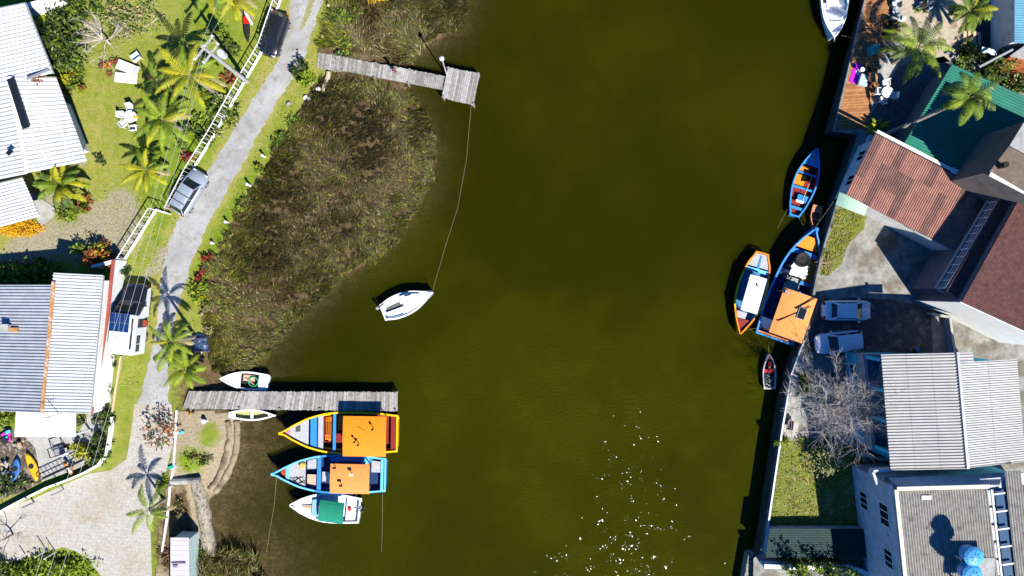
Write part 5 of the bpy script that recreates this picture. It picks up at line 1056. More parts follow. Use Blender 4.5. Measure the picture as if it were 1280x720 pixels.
car('white saloon car in the shaded yard, nearer the terracotta house', (1027, 388), (1088, 388), RZ, 1.75, 1.45, WHTP, .22, .1, .12)
car('white estate car in the shaded yard, beside the dead tree', (1077, 424), (1019, 431), RZ, 1.8, 1.6, WHTP, .26, .08)
# camper
A, C = W(162, 441, LZ + 1), W(171, 354, LZ + 1); m = (A + C) / 2
cv = thing('camper_van', 'white camper with black cab and blue solar panel parked by white wall', 'camper van', (m.x, m.y, LZ), math.atan2(C.y - A.y, C.x - A.x)); L = (C - A).length
b = B(); b.box((-L * .215, 0, 1.62), (L * .57, 2.2, 2.1)); b.put('body', WHTP, cv, bevel=.12)
b = B(); rg = []
for t, zt, w_ in ((.06, 2.5, 1.08), (.13, 2.35, 1.08), (.26, 1.45, 1.07), (.38, 1.3, 1.04), (.45, 1.15, .95), (.49, .95, .76), (.505, .7, .5)): rg.append([(t * L, -w_, .3), (t * L, -w_, zt - .25), (t * L, -w_ * .85, zt), (t * L, w_ * .85, zt), (t * L, w_, zt - .25), (t * L, w_, .3)])
b.loft(rg); b.put('cab', BLKP, cv, smooth=False, bevel=.05)
b = B(); b.add([(.14 * L, -.86, 2.32), (.14 * L, .86, 2.32), (.255 * L, .88, 1.52), (.255 * L, -.88, 1.52)], [(0, 3, 2, 1)]); b.put('windscreen', GLASS, cv)
SOL = mat('solar_blue', (.008, .035, .13), rough=.15, spec=.6)
for i in range(2):
    b = B(); b.box((-L * .06, .62 - i * .82, 2.72), (1.5, .78, .04)); s_ = b.put('solar_panel', SOL, cv); b = B(); b.box((-L * .06, .62 - i * .82, 2.735), (1.5, .02, .02)); b.box((-L * .06, .62 - i * .82, 2.736), (.02, .78, .022)); b.put('panel_frame', STEEL, s_)
b = B(); b.add([(.05 * L, -1.095, .5), (.46 * L, -1.05, .5), (.43 * L, -1.06, 1.12), (.2 * L, -1.09, 1.35), (.05 * L, -1.1, 2.2)], [(0, 1, 2, 3, 4)]); b.put('side_panel', WHTP, cv)
b = B(); b.box((-L * .2, -.86, 2.7), (2.6, .14, .05)); b.put('awning_box', BLACK, cv)
b = B(); b.box((-L * .30, .3, 2.7), (.5, .5, .05)); b.put('roof_vent', mat('pale_grey_gelcoat', (.6, .62, .65)), cv, bevel=.02)
for x, w_ in ((-L * .28, .7), (-L * .40, .6)):
    b = B(); b.box((x, -1.105, 1.95), (w_, .03, .55)); b.put('side_window', GLASS, cv)
b = B(); b.box((-L * .05, -1.105, 1.5), (.75, .03, 1.5)); d = b.put('side_door', mat('dark_doorway', (.05, .04, .04)), cv); b = B(); b.box((-L * .05, -1.2, 1.2), (.5, .2, .5)); b.put('folded_chair', mat('red_fabric', (.35, .06, .04)), d)
for x in (-L * .27, L * .34):
    for s in (-1, 1): wheel(cv, x, s * .92, .34)
for s in (-1, 1):
    b = B(); b.box((L * .455, s * .74, .86), (.2, .2, .14), s * -.6); b.put('headlight', HEAD, cv); b = B(); b.box((L * .2, s * 1.18, 1.55), (.16, .22, .2)); b.put('mirror', BLACK, cv)
# ---------------------------------------------------------------- planting
REEDM = ['yellow', 'reed_olive', 'brown', 'reed_dark', 'straw', 'reed_green', 'reed_tan']
gm('reed_olive', (.080, .078, .012)); gm('reed_dark', (.026, .022, .010)); gm('reed_green', (.105, .13, .012)); gm('reed_tan', (.145, .102, .036)); gm('reed_grey', (.16, .15, .075))
def cols_b(x, y, r, n):
    d = dist_line(x, y, REED_B, True); u = lowfreq(x, y, .6, 71) * .8 + lowfreq(x, y, 2.2, 72) * .4
    px = 640 + x * S; left = np.clip((345 - px) / 60, 0, 1)
    green = np.clip(1.0 - d / 4.2, 0, 1) + .35 * left + u * .5
    q = r.uniform(size=n); mid = q < .72 * np.clip(green, 0, 1)
    base = r.choice([1, 2, 3, 4, 6], n, p=[.24, .34, .30, .03, .09]); gr = r.choice([0, 1, 5, 3, 4, 6], n, p=[.05, .36, .30, .20, .02, .07])
    out = np.where(mid | (r.uniform(size=n) < .12), gr, base); lf = r.choice([0, 5, 4, 6, 1], n, p=[.16, .30, .10, .22, .22])
    return np.where(r.uniform(size=n) < .6 * left * np.clip(.6 + u, 0, 1), lf, out)
def cols_a(x, y, r, n):
    px = 640 + x * S; gl = np.clip((450 - px) / 25, 0, 1); q = r.uniform(size=n); u = lowfreq(x, y, 1.0, 55)
    tan = (px > 435) & (px < 505) & (u > -.1)
    a = r.choice([1, 3, 4, 5, 6, 2], n, p=[.38, .24, .05, .15, .08, .10]); t = r.choice([2, 6, 4, 1, 3], n, p=[.24, .30, .12, .18, .16]); g = r.choice([5, 0, 1, 3], n, p=[.5, .15, .2, .15])
    return np.where(q < gl, g, np.where(tan & (r.uniform(size=n) < .7), t, a))
JET = [W(*p, .5)[:2] for p in [(388, 58), (430, 63), (560, 88), (600, 92), (594, 134), (552, 122), (426, 97), (388, 92)]]
setp(reeds('reeds', REED_B, 90000, 11, cols_b, (.3, .78), [JET]), 'broad brown and olive reed bed between the road and the channel', 'reeds')
setp(reeds('reeds', REED_A, 46000, 12, cols_a, (.35, 1.0), [JET]), 'olive reed bed above the top jetty', 'reeds')
setp(reeds('reeds', REED_C, 3500, 13, lambda x, y, r, n: r.choice([4, 1, 5, 3, 6], n, p=[.2, .25, .25, .15, .15])), 'small reed clump at the bottom edge beside the hut', 'reeds')
# short grass blades on the lawn and verges
def turf(name, polys, n, seed, mats, hgt=.13, z=LZ, wts=None, avoid=()):
    r = np.random.RandomState(seed); xs = []; ys = []
    for pl in polys:
        P = np.array([W(*p, z)[:2] for p in pl]); lo, hi = P.min(0), P.max(0); x = r.uniform(lo[0], hi[0], n); y = r.uniform(lo[1], hi[1], n); ok = in_poly(x, y, [tuple(p) for p in P])
        for av in avoid: ok &= ~in_poly(x, y, [tuple(W(*p, z)[:2]) for p in av])
        ok &= (lowfreq(x, y, 2.2, seed) + .6 * lowfreq(x, y, 6, seed + 3)) > r.uniform(-.7, .5, n); xs.append(x[ok]); ys.append(y[ok])
    x = np.concatenate(xs); y = np.concatenate(ys); k = len(x); a = r.uniform(0, 6.28, k); L = hgt * r.uniform(.5, 1.6, k); b0 = np.stack([x, y, np.full(k, z)], 1); wd = r.uniform(.03, .07, k)
    s3 = np.stack([-np.sin(a) * wd, np.cos(a) * wd, 0 * a], 1); t = b0 + np.stack([np.cos(a) * L, np.sin(a) * L, L * r.uniform(.4, 1, k)], 1)
    V = np.stack([b0 - s3, b0 + s3, t], 1).reshape(-1, 3); F = np.arange(3 * k).reshape(-1, 3)
    return setp(np_mesh(name, V, F, [G[m] for m in mats], r.choice(len(mats), k, p=wts)), kind='stuff')
setp(turf('grass', [[(85, 0), (345, 0), (300, 95), (205, 262), (150, 320), (60, 300), (110, 190), (80, 110)]], 12000, 21, ('lime', 'bright', 'lime', 'yellow'), .08), 'short bright lawn grass between the white roofed house and fence', 'grass')
setp(turf('grass', [[(402, 0), (420, 0), (400, 60), (395, 95), (365, 140), (335, 195), (318, 222), (288, 265), (288, 300), (272, 335), (258, 362), (258, 400), (236, 420), (225, 385), (240, 340), (262, 290), (300, 220), (350, 125), (380, 75)],
                     [(352, 30), (362, 45), (330, 105), (300, 150), (265, 205), (232, 250), (214, 290), (204, 330), (190, 420), (176, 480), (162, 500), (150, 480), (160, 400), (162, 330), (200, 270), (262, 190)]], 14000, 22, ('bright', 'lime', 'yellow', 'straw', 'lime'), .11), 'rough verge grass along both sides of the gravel road', 'grass')
setp(turf('grass', [[(974, 556), (1004, 546), (1078, 560), (1082, 662), (959, 662)], [(1049, 252), (1082, 264), (1060, 305), (1034, 345), (1024, 342), (1030, 310)]], 7000, 23, ('yellow', 'lime', 'straw', 'mid'), .14, RZ), 'rough grass on the right bank garden and quay edge', 'grass')

# palms on the lawn
palm(236, 94, LZ, 5.6, 'tall yellow green palm on the lawn next to the utility pole', 3.0, 16, mats=('yellow', 'lime', 'bright', 'straw'), seed=1, wleaf=.5, wl=.1, droop=1.3)
palm(203, 150, LZ, 3.6, 'yellow green palm overhanging the round white garden table', 2.9, 16, mats=('yellow', 'lime', 'bright', 'straw'), seed=2, wleaf=.5, wl=.1, droop=1.3)
palm(183, 213, LZ, 2.4, 'short yellowish palm lowest of the lawn palms, near the fence corner', 2.2, 14, mats=('yellow', 'lime', 'bright', 'straw'), seed=3, wleaf=.42, wl=.09, droop=1.3)
palm(294, -2, LZ, 4.0, 'palm with yellow fronds cut by the top edge left of the fence', 2.2, 14, mats=('yellow', 'lime', 'bright', 'straw'), seed=4)
palm(262, -22, LZ, 6.5, 'palm mostly above the top edge whose shadow crosses the lawn', 3.0, 15, seed=5)
palm(196, 100, LZ, 1.6, 'dark low palm on the lawn between the loungers and the tall palm', 1.7, 9, mats=('mid', 'dark', 'bright', 'brown'), seed=6)
palm(185, 637, LZ, 2.8, 'lone bright palm at the edge of the paved yard', 2.3, 9, mats=('lime', 'bright', 'mid', 'straw'), seed=7, wleaf=.45, emin=-.1, droop=1.5, tr=.1)
palm(214, 426, LZ, 4.6, 'feathery green palm growing right beside the gravel road above the jetty', 2.3, 12, mats=('lime', 'bright', 'yellow', 'straw'), seed=8, wleaf=.36)
palm(233, 462, LZ, 2.0, 'bushy yellow green palm at the landward end of the lower jetty', 2.1, 14, mats=('lime', 'yellow', 'bright', 'bright'), seed=9, wleaf=.5)
palm(212, 440, LZ, 2.3, 'drooping small palm overhanging the edge of the gravel road', 1.9, 9, mats=('bright', 'mid', 'lime', 'dark'), seed=19, wleaf=.5)
palm(76, 232, LZ, 1.9, 'dense leafy palm clump in the corner of the white roofed house', 2.4, 26, mats=('yellow', 'bright', 'mid', 'lime'), seed=10, wleaf=.5, emin=0, emax=1.3, droop=1.7, pairs=18, wl=.14)
# right bank palms
palm(1147, 60, RZ, 3.8, 'large feathery palm in the sand yard above the dark court', 3.3, 18, mats=('bright', 'lime', 'mid', 'yellow'), seed=11, wleaf=.6, droop=1.5, wl=.09)
o = palm(1212, 121, RZ, 8.0, 'slanting fan palm leaning over the dark green roof', 2.2, 20, lean=(2.6, 1.3), mats=('bright', 'mid', 'lime', 'straw'), seed=12, wleaf=.65, droop=2.0, tr=.15)
palm(1213, 14, RZ, 2.6, 'palm like bush at the top edge beside the dark lane', 1.9, 22, mats=('bright', 'mid', 'yellow', 'dark'), seed=13, wleaf=.5)
palm(1097, 160, RZ, .5, 'small spiky yellow palm at the corner of the terracotta house', 1.0, 18, mats=('lime', 'bright', 'yellow', 'mid'), seed=14, wleaf=.22, name='yucca_plant', cat='yucca', tr=.08)

# hedges and shrubs, left
shrub(82, 55, LZ, 27, 2.6, 'big dark green hedge bush beside the white roofed house', ('dark', 'mid', 'bright', 'pale'), (4, 4, 2, 1), 3800, .42, 31, ry=44, name='hedge_bush')
shrub(88, 104, LZ, 17, 1.5, 'yellow green croton bush at the foot of the big dark hedge', ('yellow', 'bright', 'mid', 'red'), (3, 3, 2, 1), 900, .4, 32)
shrub(52, 101, LZ + 2.6, 13, .9, 'flowering creeper with red blooms on the edge of the white roof', ('red', 'bright', 'pale', 'rust'), (2, 2, 1, 1), 420, .28, 33, ry=6, name='flowering_creeper', cat='creeper')
shrub(108, 258, LZ, 13, .9, 'reddish bed plant at the right of the palm clump by the house', ('rust', 'bright', 'mid', 'orange'), (2, 2, 2, 1), 420, .32, 34)
shrub(88, 266, LZ, 14, .8, 'green bed plant below the palm clump by the house', ('bright', 'lime', 'mid', 'rust'), (3, 2, 2, 1), 420, .34, 35)
shrub(24, 285, LZ, 30, 1.0, 'golden yellow flowering hedge along the white roofed house', ('gold', 'gold', 'orange', 'mid'), (6, 4, 1, .4), 3400, .16, 36, ry=10, name='flowering_hedge', cat='hedge', clumps=140, hollow=.1)
shrub(126, 202, LZ, 8, .7, 'small dark shrub alone on the lawn below the white roof', ('dark', 'mid', 'straw'), (3, 2, 1), 220, .3, 37)
shrub(124, 320, LZ, 17, 2.2, 'orange red leaved tree behind the white wall corner', ('orange', 'red', 'rust', 'bright', 'gold'), (3, 2, 3, 2, 1), 850, .36, 38)
shrub(36, 344, LZ, 38, 1.8, 'bright green leafy hedge behind the grey ribbed roof', ('bright', 'lime', 'mid', 'dark'), (3, 3, 3, 2), 2400, .42, 39, ry=17, name='hedge_bush')
shrub(8, 342, LZ, 16, 1.9, 'red tipped shrub at the left edge above the grey roof', ('red', 'bright', 'mid', 'rust'), (1, 3, 3, 1), 600, .34, 40)
shrub(108, 314, LZ, 9, 1.5, 'small lime shrub beside the orange red leaved tree', ('lime', 'bright'), (2, 1), 220, .34, 41)
shrub(155, 340, LZ, 9, 1.1, 'dark little bush between the white wall and the camper front', ('dark', 'mid', 'bright'), (3, 2, 1), 320, .26, 42)
shrub(142, 448, LZ, 8, 1.0, 'rounded bush against white wall, just behind the camper', ('bright', 'mid', 'dark'), (2, 2, 1), 340, .24, 43)
shrub(140, 426, LZ, 6, .8, 'narrow bush squeezed between white wall and camper side', ('mid', 'dark'), (2, 1), 200, .22, 44)
shrub(136, 487, LZ, 9, 1.1, 'rounded bush at the lower end of the tall white wall', ('bright', 'lime', 'mid'), (2, 1, 2), 360, .26, 45)
for i, (x, y, r_, lab) in enumerate([(134, 524, 11, 'dark green bush at the upper end of the curved white wall'), (132, 548, 12, 'dark green bush half way along the curved white wall'), (124, 568, 12, 'dark green bush at the lower bend of the curved white wall'), (106, 560, 11, 'yellow green bush behind the dark bushes of the paved corner')]):
    shrub(x, y, LZ, r_, 1.5, lab, ('mid', 'dark', 'bright') if i < 3 else ('yellow', 'bright', 'mid'), (3, 3, 1), 600, .34, 50 + i)
shrub(62, 718, LZ, 56, 1.3, 'bright green hedge in the bottom left corner', ('bright', 'lime', 'lime', 'mid'), (3, 3, 3, 1), 4200, .36, 55, ry=24, name='hedge_bush', clumps=110)
shrub(8, 712, LZ, 22, 1.3, 'darker green bush at the very bottom left corner', ('mid', 'dark', 'bright'), (3, 2, 2), 800, .34, 56)
shrub(8, 524, LZ, 14, 2.0, 'spiky green bush at the left edge below the grey roof', ('bright', 'mid', 'lime'), (3, 2, 1), 500, .5, 57)
shrub(6, 604, LZ, 26, 1.4, 'dusty dark bush by the fence at the left edge', ('dark', 'mid', 'pale'), (4, 2, 1), 900, .34, 58, ry=12)
shrub(278, 135, LZ, 17, 1.4, 'mixed green shrub behind the fence below the utility pole', ('mid', 'bright', 'pale', 'dark'), (3, 2, 2, 2), 900, .36, 59, ry=20)
shrub(262, 168, LZ, 13, 1.3, 'leafy shrub against the fence between pole and silver car', ('bright', 'mid', 'dark', 'pale'), (2, 2, 2, 1), 600, .36, 60, ry=15)
shrub(236, 196, LZ, 6, 1.0, 'small red shrub behind the fence above the silver car', ('red', 'rust'), (2, 1), 160, .3, 61)
shrub(288, 98, LZ, 8, 1.0, 'red brown shrub at the foot of the utility pole', ('rust', 'red', 'dark'), (2, 1, 1), 220, .32, 62)
shrub(273, 45, LZ, 12, 1.2, 'lime shrub with pale leaves behind the red and black kayak', ('lime', 'bright', 'pale', 'mid'), (2, 2, 2, 2), 420, .4, 63)
shrub(160, 20, LZ, 42, .8, 'grey green scrub patch at the top of the lawn', ('pale', 'mid', 'straw', 'bright'), (3, 2, 2, 1), 1500, .3, 64, ry=26, clumps=60)
shrub(100, 8, LZ, 24, 1.6, 'green tree crown cut by the top edge above the hedge', ('bright', 'mid', 'dark'), (2, 3, 2), 800, .4, 65)
bare_tree(138, 55, LZ, 3.6, 3.2, 'bare pale grey shrub tree on the lawn by the flower pots', 9, 66, levels=3, r0=.07, lift=.4)
for x, y, r_, lab, ms, sd in [(252, 118, 11, 'dark leafy shrub between the two taller lawn palms and the fence', ('dark', 'mid', 'bright'), 120), (243, 158, 12, 'mixed shrub right of the palm over the round table', ('mid', 'lime', 'dark', 'pale'), 121),
        (228, 178, 9, 'lime green shrub between the short palm and the fence', ('lime', 'bright', 'mid'), 122), (214, 120, 10, 'low dark plants under the tall lawn palm', ('dark', 'mid'), 123), (288, 62, 10, 'dark shrub between transformer and kayak', ('dark', 'mid', 'lime'), 124)]:
    shrub(x, y, LZ, r_, 1.0, lab, ms, [1] * len(ms), 480, .34, sd)
for x, y, r_, lab, ms, sd in [(368, 152, 9, 'olive bush on the reed edge above the highest verge post', ('bright', 'mid', 'lime'), 130), (352, 174, 10, 'bright green bush at the reed edge opposite the lawn palms', ('lime', 'bright', 'mid'), 131), (326, 212, 9, 'green bush at the reed edge opposite the silver car', ('bright', 'yellow', 'mid'), 132),
        (306, 256, 10, 'tall weedy bush at the reed edge just below the silver car', ('bright', 'lime', 'dark'), 133), (284, 296, 9, 'dark weedy bush at the reed edge above the red flowers', ('mid', 'dark', 'bright'), 134), (258, 385, 9, 'straw coloured weed clump at the reed edge by the yellow verge bush', ('straw', 'mid', 'yellow'), 135), (262, 412, 8, 'green weed clump at the reed edge above the blue tarpaulin', ('mid', 'bright', 'straw'), 136)]:
    shrub(x, y, .6, r_, .8, lab, ms, [1] * len(ms), 520, .26, sd)
# along the road
shrub(376, 86, LZ, 9, 1.8, 'dark blue green young tree at the landward end of the top jetty', ('dark', 'mid'), (3, 1), 300, .34, 67)
shrub(384, 104, LZ, 11, 1.0, 'bright yellow green bush by the landward end of the top jetty', ('lime', 'yellow', 'bright'), (2, 1, 2), 480, .34, 68)
for i, (x, y, lab) in enumerate([(260, 322, 'red flower rosette furthest up the road verge'), (257, 335, 'red flower rosette in the middle of the verge row'), (252, 347, 'red flower rosette nearest the yellow verge bush')]): shrub(x, y, LZ, 6, .7, lab, ('red', 'red', 'dark', 'mid'), (4, 3, 1, 1), 200, .26, 70 + i, name='flower_bush', cat='flower')
shrub(248, 364, LZ, 13, .9, 'yellow green leafy bush on the verge below the red flowers', ('lime', 'yellow', 'bright', 'mid'), (2, 2, 2, 1), 600, .36, 74)
shrub(206, 537, LZ, 22, 2.6, 'sparse red and orange leaved almond tree beside the road end', ('rust', 'red', 'orange', 'brown', 'mid'), (4, 1, 2, 2, 2), 260, .34, 75, cat='tree', name='almond_tree', hollow=.2, clumps=40)
shrub(430, 22, .5, 22, 1.5, 'green leafy thicket at the left of the upper reeds', ('mid', 'bright', 'dark', 'lime'), (3, 3, 3, 1), 1500, .3, 76, ry=22)
shrub(436, 52, .45, 20, 1.4, 'bright green thicket just above the top jetty walkway', ('bright', 'mid', 'lime', 'dark'), (3, 2, 2, 2), 1300, .3, 77, ry=20)
shrub(466, 2, .4, 16, 1.7, 'brilliant yellow flowering bush at the top edge of the reeds', ('gold', 'lime', 'yellow'), (4, 2, 1), 700, .26, 78, ry=7)
shrub(203, 604, LZ, 9, .5, 'little lime plant by the white kerb above the concrete pipe', ('lime', 'bright'), (1, 1), 160, .3, 79)
shrub(243, 572, .55, 22, .35, 'low scrubby green mound on the little beach', ('mid', 'pale', 'brown', 'dark'), (2, 1, 2, 2), 900, .22, 80, ry=11)
for i, (x, y, r_, lab) in enumerate([(250, 700, 9, 'dry weedy bush right of the pinkish hut'), (205, 690, 9, 'dry weedy bush left of the pinkish hut'), (228, 632, 8, 'low brown weed patch between kerb and seawall')]): shrub(x, y, .62, r_, .6, lab, ('brown', 'straw', 'mid', 'rust'), (3, 2, 2, 1), 420, .24, 82 + i, ry=r_ * 2)
# right bank greenery
bare_tree(1037, 500, RZ, 5, 5.0, 'large leafless pale tree between quay path and striped roof house', 50, 5, levels=4, r0=.08, lift=.40, kids=(3, 5), name='dead_tree', wig=.07)
shrub(1022, 572, RZ, 20, 3.6, 'pale leaved round bush below the leafless tree', ('pale', 'pale', 'mid', 'dark'), (4, 3, 2, 2), 1300, .26, 90)
shrub(1002, 482, RZ, 9, .9, 'yellow green weed bush at the edge of the leafless tree', ('lime', 'yellow', 'mid'), (2, 1, 1), 260, .3, 91)
shrub(978, 552, RZ, 10, .6, 'low bright weeds at the upper end of the garden lawn', ('lime', 'bright', 'yellow'), (2, 1, 1), 300, .25, 92)
shrub(994, 702, RZ, 24, 4.6, 'green leafy tree at the bottom edge under the white house wall', ('bright', 'mid', 'lime', 'dark'), (3, 2, 1, 2), 1300, .32, 93, ry=10)
shrub(1034, 704, RZ, 22, 4.4, 'darker leafy tree at the bottom edge nearer the white house', ('mid', 'bright', 'dark'), (2, 2, 2), 900, .32, 94, ry=9)
shrub(1208, 72, RZ, 16, 1.8, 'dense green bush between sand yard and green roof', ('bright', 'mid', 'dark', 'pale'), (2, 3, 3, 1), 1000, .34, 95)
shrub(1236, 92, RZ, 18, 2.6, 'dark green bush above the upper edge of the green roof', ('mid', 'dark', 'bright'), (3, 2, 2), 1000, .4, 96)
shrub(1268, 108, RZ, 18, 2.6, 'dark green bush at the right edge above the green roof', ('mid', 'dark', 'bright', 'pale'), (3, 3, 1, 1), 900, .36, 97)
shrub(1114, 36, RZ, 11, 1.6, 'reddish brown shrub behind the wooden terrace', ('rust', 'brown', 'dark'), (2, 2, 1), 500, .3, 98)
shrub(1152, 12, RZ, 9, 1.2, 'green pot plant group at the top of the sand yard', ('mid', 'dark', 'bright'), (2, 2, 1), 300, .3, 99)
shrub(1275, 610, RZ, 9, 1.5, 'green shrub at the right edge between the two lower houses', ('mid', 'dark'), (1, 1), 300, .3, 100)
shrub(1030, 376, RZ, 4, .4, 'dry weeds against the quay beside the cars', ('straw', 'mid'), (1, 1), 80, .2, 101)
bare_tree(16, 668, LZ, 3, 2.8, 'bare brown shrub tree leaning over the paved yard, bottom left', 5, 105, levels=3, r0=.07, lift=.35, m=mat('brown_twigs', (.17, .13, .10), rough=.9))
bare_tree(1262, 3, RZ, 3, 2.0, 'bare twiggy shrub at the top edge right of the palm bush', 7, 106, levels=3, r0=.05)
# ---------------------------------------------------------------- small things
def simple(name, label, cat, px, py, z, rz=0, group=None): return thing(name, label, cat, W(px, py, z), rz, group)
# utility pole and wires
up = simple('utility_pole', 'concrete utility pole with crossarms and transformer leaning over the lawn', 'utility pole', 309, 102, LZ)
b = B(); top = W(251, 62, 10.0); base = up.location
b.tube([(0, 0, -.2), (0, 0, 9.2)], [.2, .13], 10); b.put('pole', CONC, up)
for zz, l in ((8.9, 1.2), (7.6, 1.0)):
    b = B(); b.beam((-l * .6, -l * .8, zz), (l * .6, l * .8, zz), .12, .14); ca_ = b.put('crossarm', CONC, up)
    for i in range(3):
        t = (-.9, 0.12, .9)[i] * l; b = B(); b.lathe([(.05, 0), (.07, .06), (.04, .12), (.06, .17), (.02, .22)], (t * .6, t * .8, zz + .07), 8); b.put('insulator', WHITE, ca_)
b = B(); b.lathe([(.28, 6.1), (.3, 6.2), (.3, 6.9), (.24, 7.0)], (.42, .30, 0), 12); b.put('transformer', mat('pale_grey_metal', (.6, .62, .62), metal=.3, rough=.4), up, smooth=False)
b = B(); b.beam((.1, .08, 6.4), (.42, .3, 6.4), .08, .5); b.put('bracket', STEEL, up)
WIRE = mat('aluminium_wire', (.42, .42, .42), metal=.3, rough=.5)
def wire(label, p, q, sag=.5, r_=.010):
    b = B(); b.tube([Vector(p).lerp(Vector(q), i / 16) - Vector((0, 0, sag * 4 * (i / 16) * (1 - i / 16))) for i in range(17)], r_, 4); return setp(b.put('overhead_wire', WIRE), label, 'wire', 'wires on the utility pole')
E = lambda t, zz: Vector((base.x + t * .6, base.y + t * .8, base.z + zz))
for i, (t, lab) in enumerate(((-1.0, 'lower-left strand of the three overhead wires running down past the camper'), (.15, 'middle strand of the three overhead wires running down past the camper'), (1.0, 'right strand of the three overhead wires running down past the camper'))):
    wire(lab, E(t, 9.2), W(28 + i * 16, 770, 9.6))
for i, (t, lab) in enumerate(((-1.0, 'left strand of the overhead wires running up off the top edge'), (1.0, 'right strand of the overhead wires running up off the top edge'))): wire(lab, E(t, 9.2), W(300 + i * 22, -90, 9.8))
# garden furniture on the lawn
def lounger(px, py, rz, label):
    o = simple('sun_lounger', label, 'sun lounger', px, py, LZ, rz, 'white sun loungers on the lawn'); b = B(); b.box((0, 0, .34), (1.95, .86, .12)); b.put('cushion', WHITE, o, bevel=.03)
    b = B(); b.box((.82, 0, .5), (.4, .84, .1), ry=-.5); b.put('headrest', WHITE, o, bevel=.02); b = B()
    for s in (-1, 1): b.beam((-.95, s * .36, .26), (.95, s * .36, .26), .06, .05)
    b.put('frame', STEEL, o)
    for x in (-.8, .8):
        for y in (-.35, .35): b = B(); b.beam((x, y, 0), (x, y, .25), .05, .05); b.put('leg', STEEL, o)
    return o
lounger(162, 86, -.38, 'white cushioned sun lounger nearer the white chair on the lawn'); lounger(160, 99, -.1, 'white cushioned sun lounger further from the white chair on the lawn')
def chair(px, py, z, rz, label, m=WHITE, group='white plastic chairs around tables', w_=.5):
    o = simple('plastic_chair', label, 'chair', px, py, z, rz, group); b = B(); b.box((0, 0, .43), (w_, w_, .05)); b.put('seat', m, o, bevel=.02)
    b = B(); b.box((-w_ / 2, 0, .68), (.05, w_, .45), ry=-.15); b.put('backrest', m, o, bevel=.02)
    for x in (-1, 1):
        for y in (-1, 1): b = B(); b.beam((x * w_ * .42, y * w_ * .42, 0), (x * w_ * .42, y * w_ * .42, .41), .04, .04); b.put('leg', m, o)
    for y in (-1, 1): b = B(); b.beam((-w_ * .45, y * w_ * .5, .62), (w_ * .4, y * w_ * .5, .62), .05, .03); b.put('armrest', m, o)
    return o
def round_table(px, py, z, label, m=WHITE, r_=.55):
    o = simple('round_table', label, 'table', px, py, z, 0); b = B(); b.lathe([(r_ - .02, .7), (r_, .72), (r_, .745), (r_ - .04, .75)], n=24); b.put('tabletop', m, o); b = B(); b.lathe([(.25, 0), (.06, .06), (.05, .69), (.2, .698)], n=10); b.put('pedestal', m, o); return o
chair(173, 73, LZ, 2.2, 'white chair standing beside the sun loungers on the lawn', group='white chairs on the lawn', w_=.75)
round_table(168, 148, LZ, 'round white garden table under the lawn palm')
for i, (dx, dy, a, lab) in enumerate(((-2, -12, -1.3, 'white chair above the round table under the palm'), (-12, -3, 0, 'white chair left of the round table under the palm'), (-10, 8, .7, 'white chair lower left of the round table under the palm'), (2, 13, 1.7, 'white chair below the round table under the palm'))): chair(168 + dx, 148 + dy, LZ, a, lab, group='white chairs on the lawn', w_=.55)
b = B(); c = W(169, 147, LZ + .75); b.lathe([(.0, 0), (.09, .0), (.12, .12), (.1, .14)], c, 10); b.add([(c.x + .1, c.y - .1, c.z + .01), (c.x + .3, c.y, c.z + .01), (c.x + .2, c.y + .15, c.z + .02), (c.x + .05, c.y + .1, c.z + .02)], [(0, 1, 2, 3)]); setp(b.put('fruit_bowl', mat('orange_bowl', (.75, .35, .03))), 'orange bowl on the round white garden table', 'bowl')
def pot(px, py, label, fm, z=LZ, s=1):
    o = simple('plant_pot', label, 'plant pot', px, py, z, 0, 'flower pots'); b = B(); b.lathe([(.16 * s, 0), (.22 * s, .3 * s), (.25 * s, .32 * s), (.24 * s, .36 * s), (.19 * s, .34 * s)], n=12); b.put('pot', mat('terracotta_pot', (.36, .13, .06), var=(6, .2)), o); foliage('leaves', o, 60, (.26 * s, .26 * s, .3 * s), .2, fm, [1] * len(fm), int(px), cen=(0, 0, .4 * s), clumps=8); return o
pot(130, 84, 'dark red leaved pot leftmost by the loungers', ('red', 'dark')); pot(138, 82, 'yellow flowering pot between two others by the loungers', ('gold', 'orange')); pot(148, 80, 'red flowering pot touching the sun lounger', ('red', 'red')); pot(139, 93, 'small terracotta pot lowest of the group by the loungers', ('rust', 'brown'), s=.7); pot(106, 110, 'terracotta pot at the foot of the croton bush', ('rust', 'dark'))
# kayaks
def kayak(px0, py0, px1, py1, z, wd, label, m1, m2=None, tilt=0, seat=True):
    A, C = W(px0, py0, z), W(px1, py1, z); L = (C - A).length; m = (A + C) / 2; o = thing('kayak', label, 'kayak', (m.x, m.y, z), math.atan2(C.y - A.y, C.x - A.x), 'kayaks lying ashore'); b = B(); rg = []
    for i in range(15):
        t = i / 14; h = wd / 2 * max(.03, math.sin(math.pi * t) ** .6); x = (t - .5) * L; k = .12 * (1 - math.sin(math.pi * t))
        rg.append([(x, -h, .2 + k), (x, -h * .6, .02 + k), (x, h * .6, .02 + k), (x, h, .2 + k), (x, h * .6, .3 + k), (x, -h * .6, .3 + k)])
    b.loft(rg, 0)
    if m2:
        for j in range(len(b.f)):
            c = sum(b.v[i][0] for i in b.f[j]) / len(b.f[j])
            if L * .05 < c < L * .27: b.m[j] = 1
    b.put('hull', [m1] + ([m2] if m2 else []), o, smooth=True)
    if seat: b = B(); b.lathe([(.0, .3), (wd * .26, .305), (wd * .28, .34), (wd * .22, .345)], (-.1, 0, 0), 12); b.put('cockpit_rim', BLACK, o)
    return o
kayak(311, 54, 307, 14, LZ, .62, 'black and red kayak lying on the grass behind the fence', BLACK, mat('kayak_red', (.62, .015, .01), rough=.4))
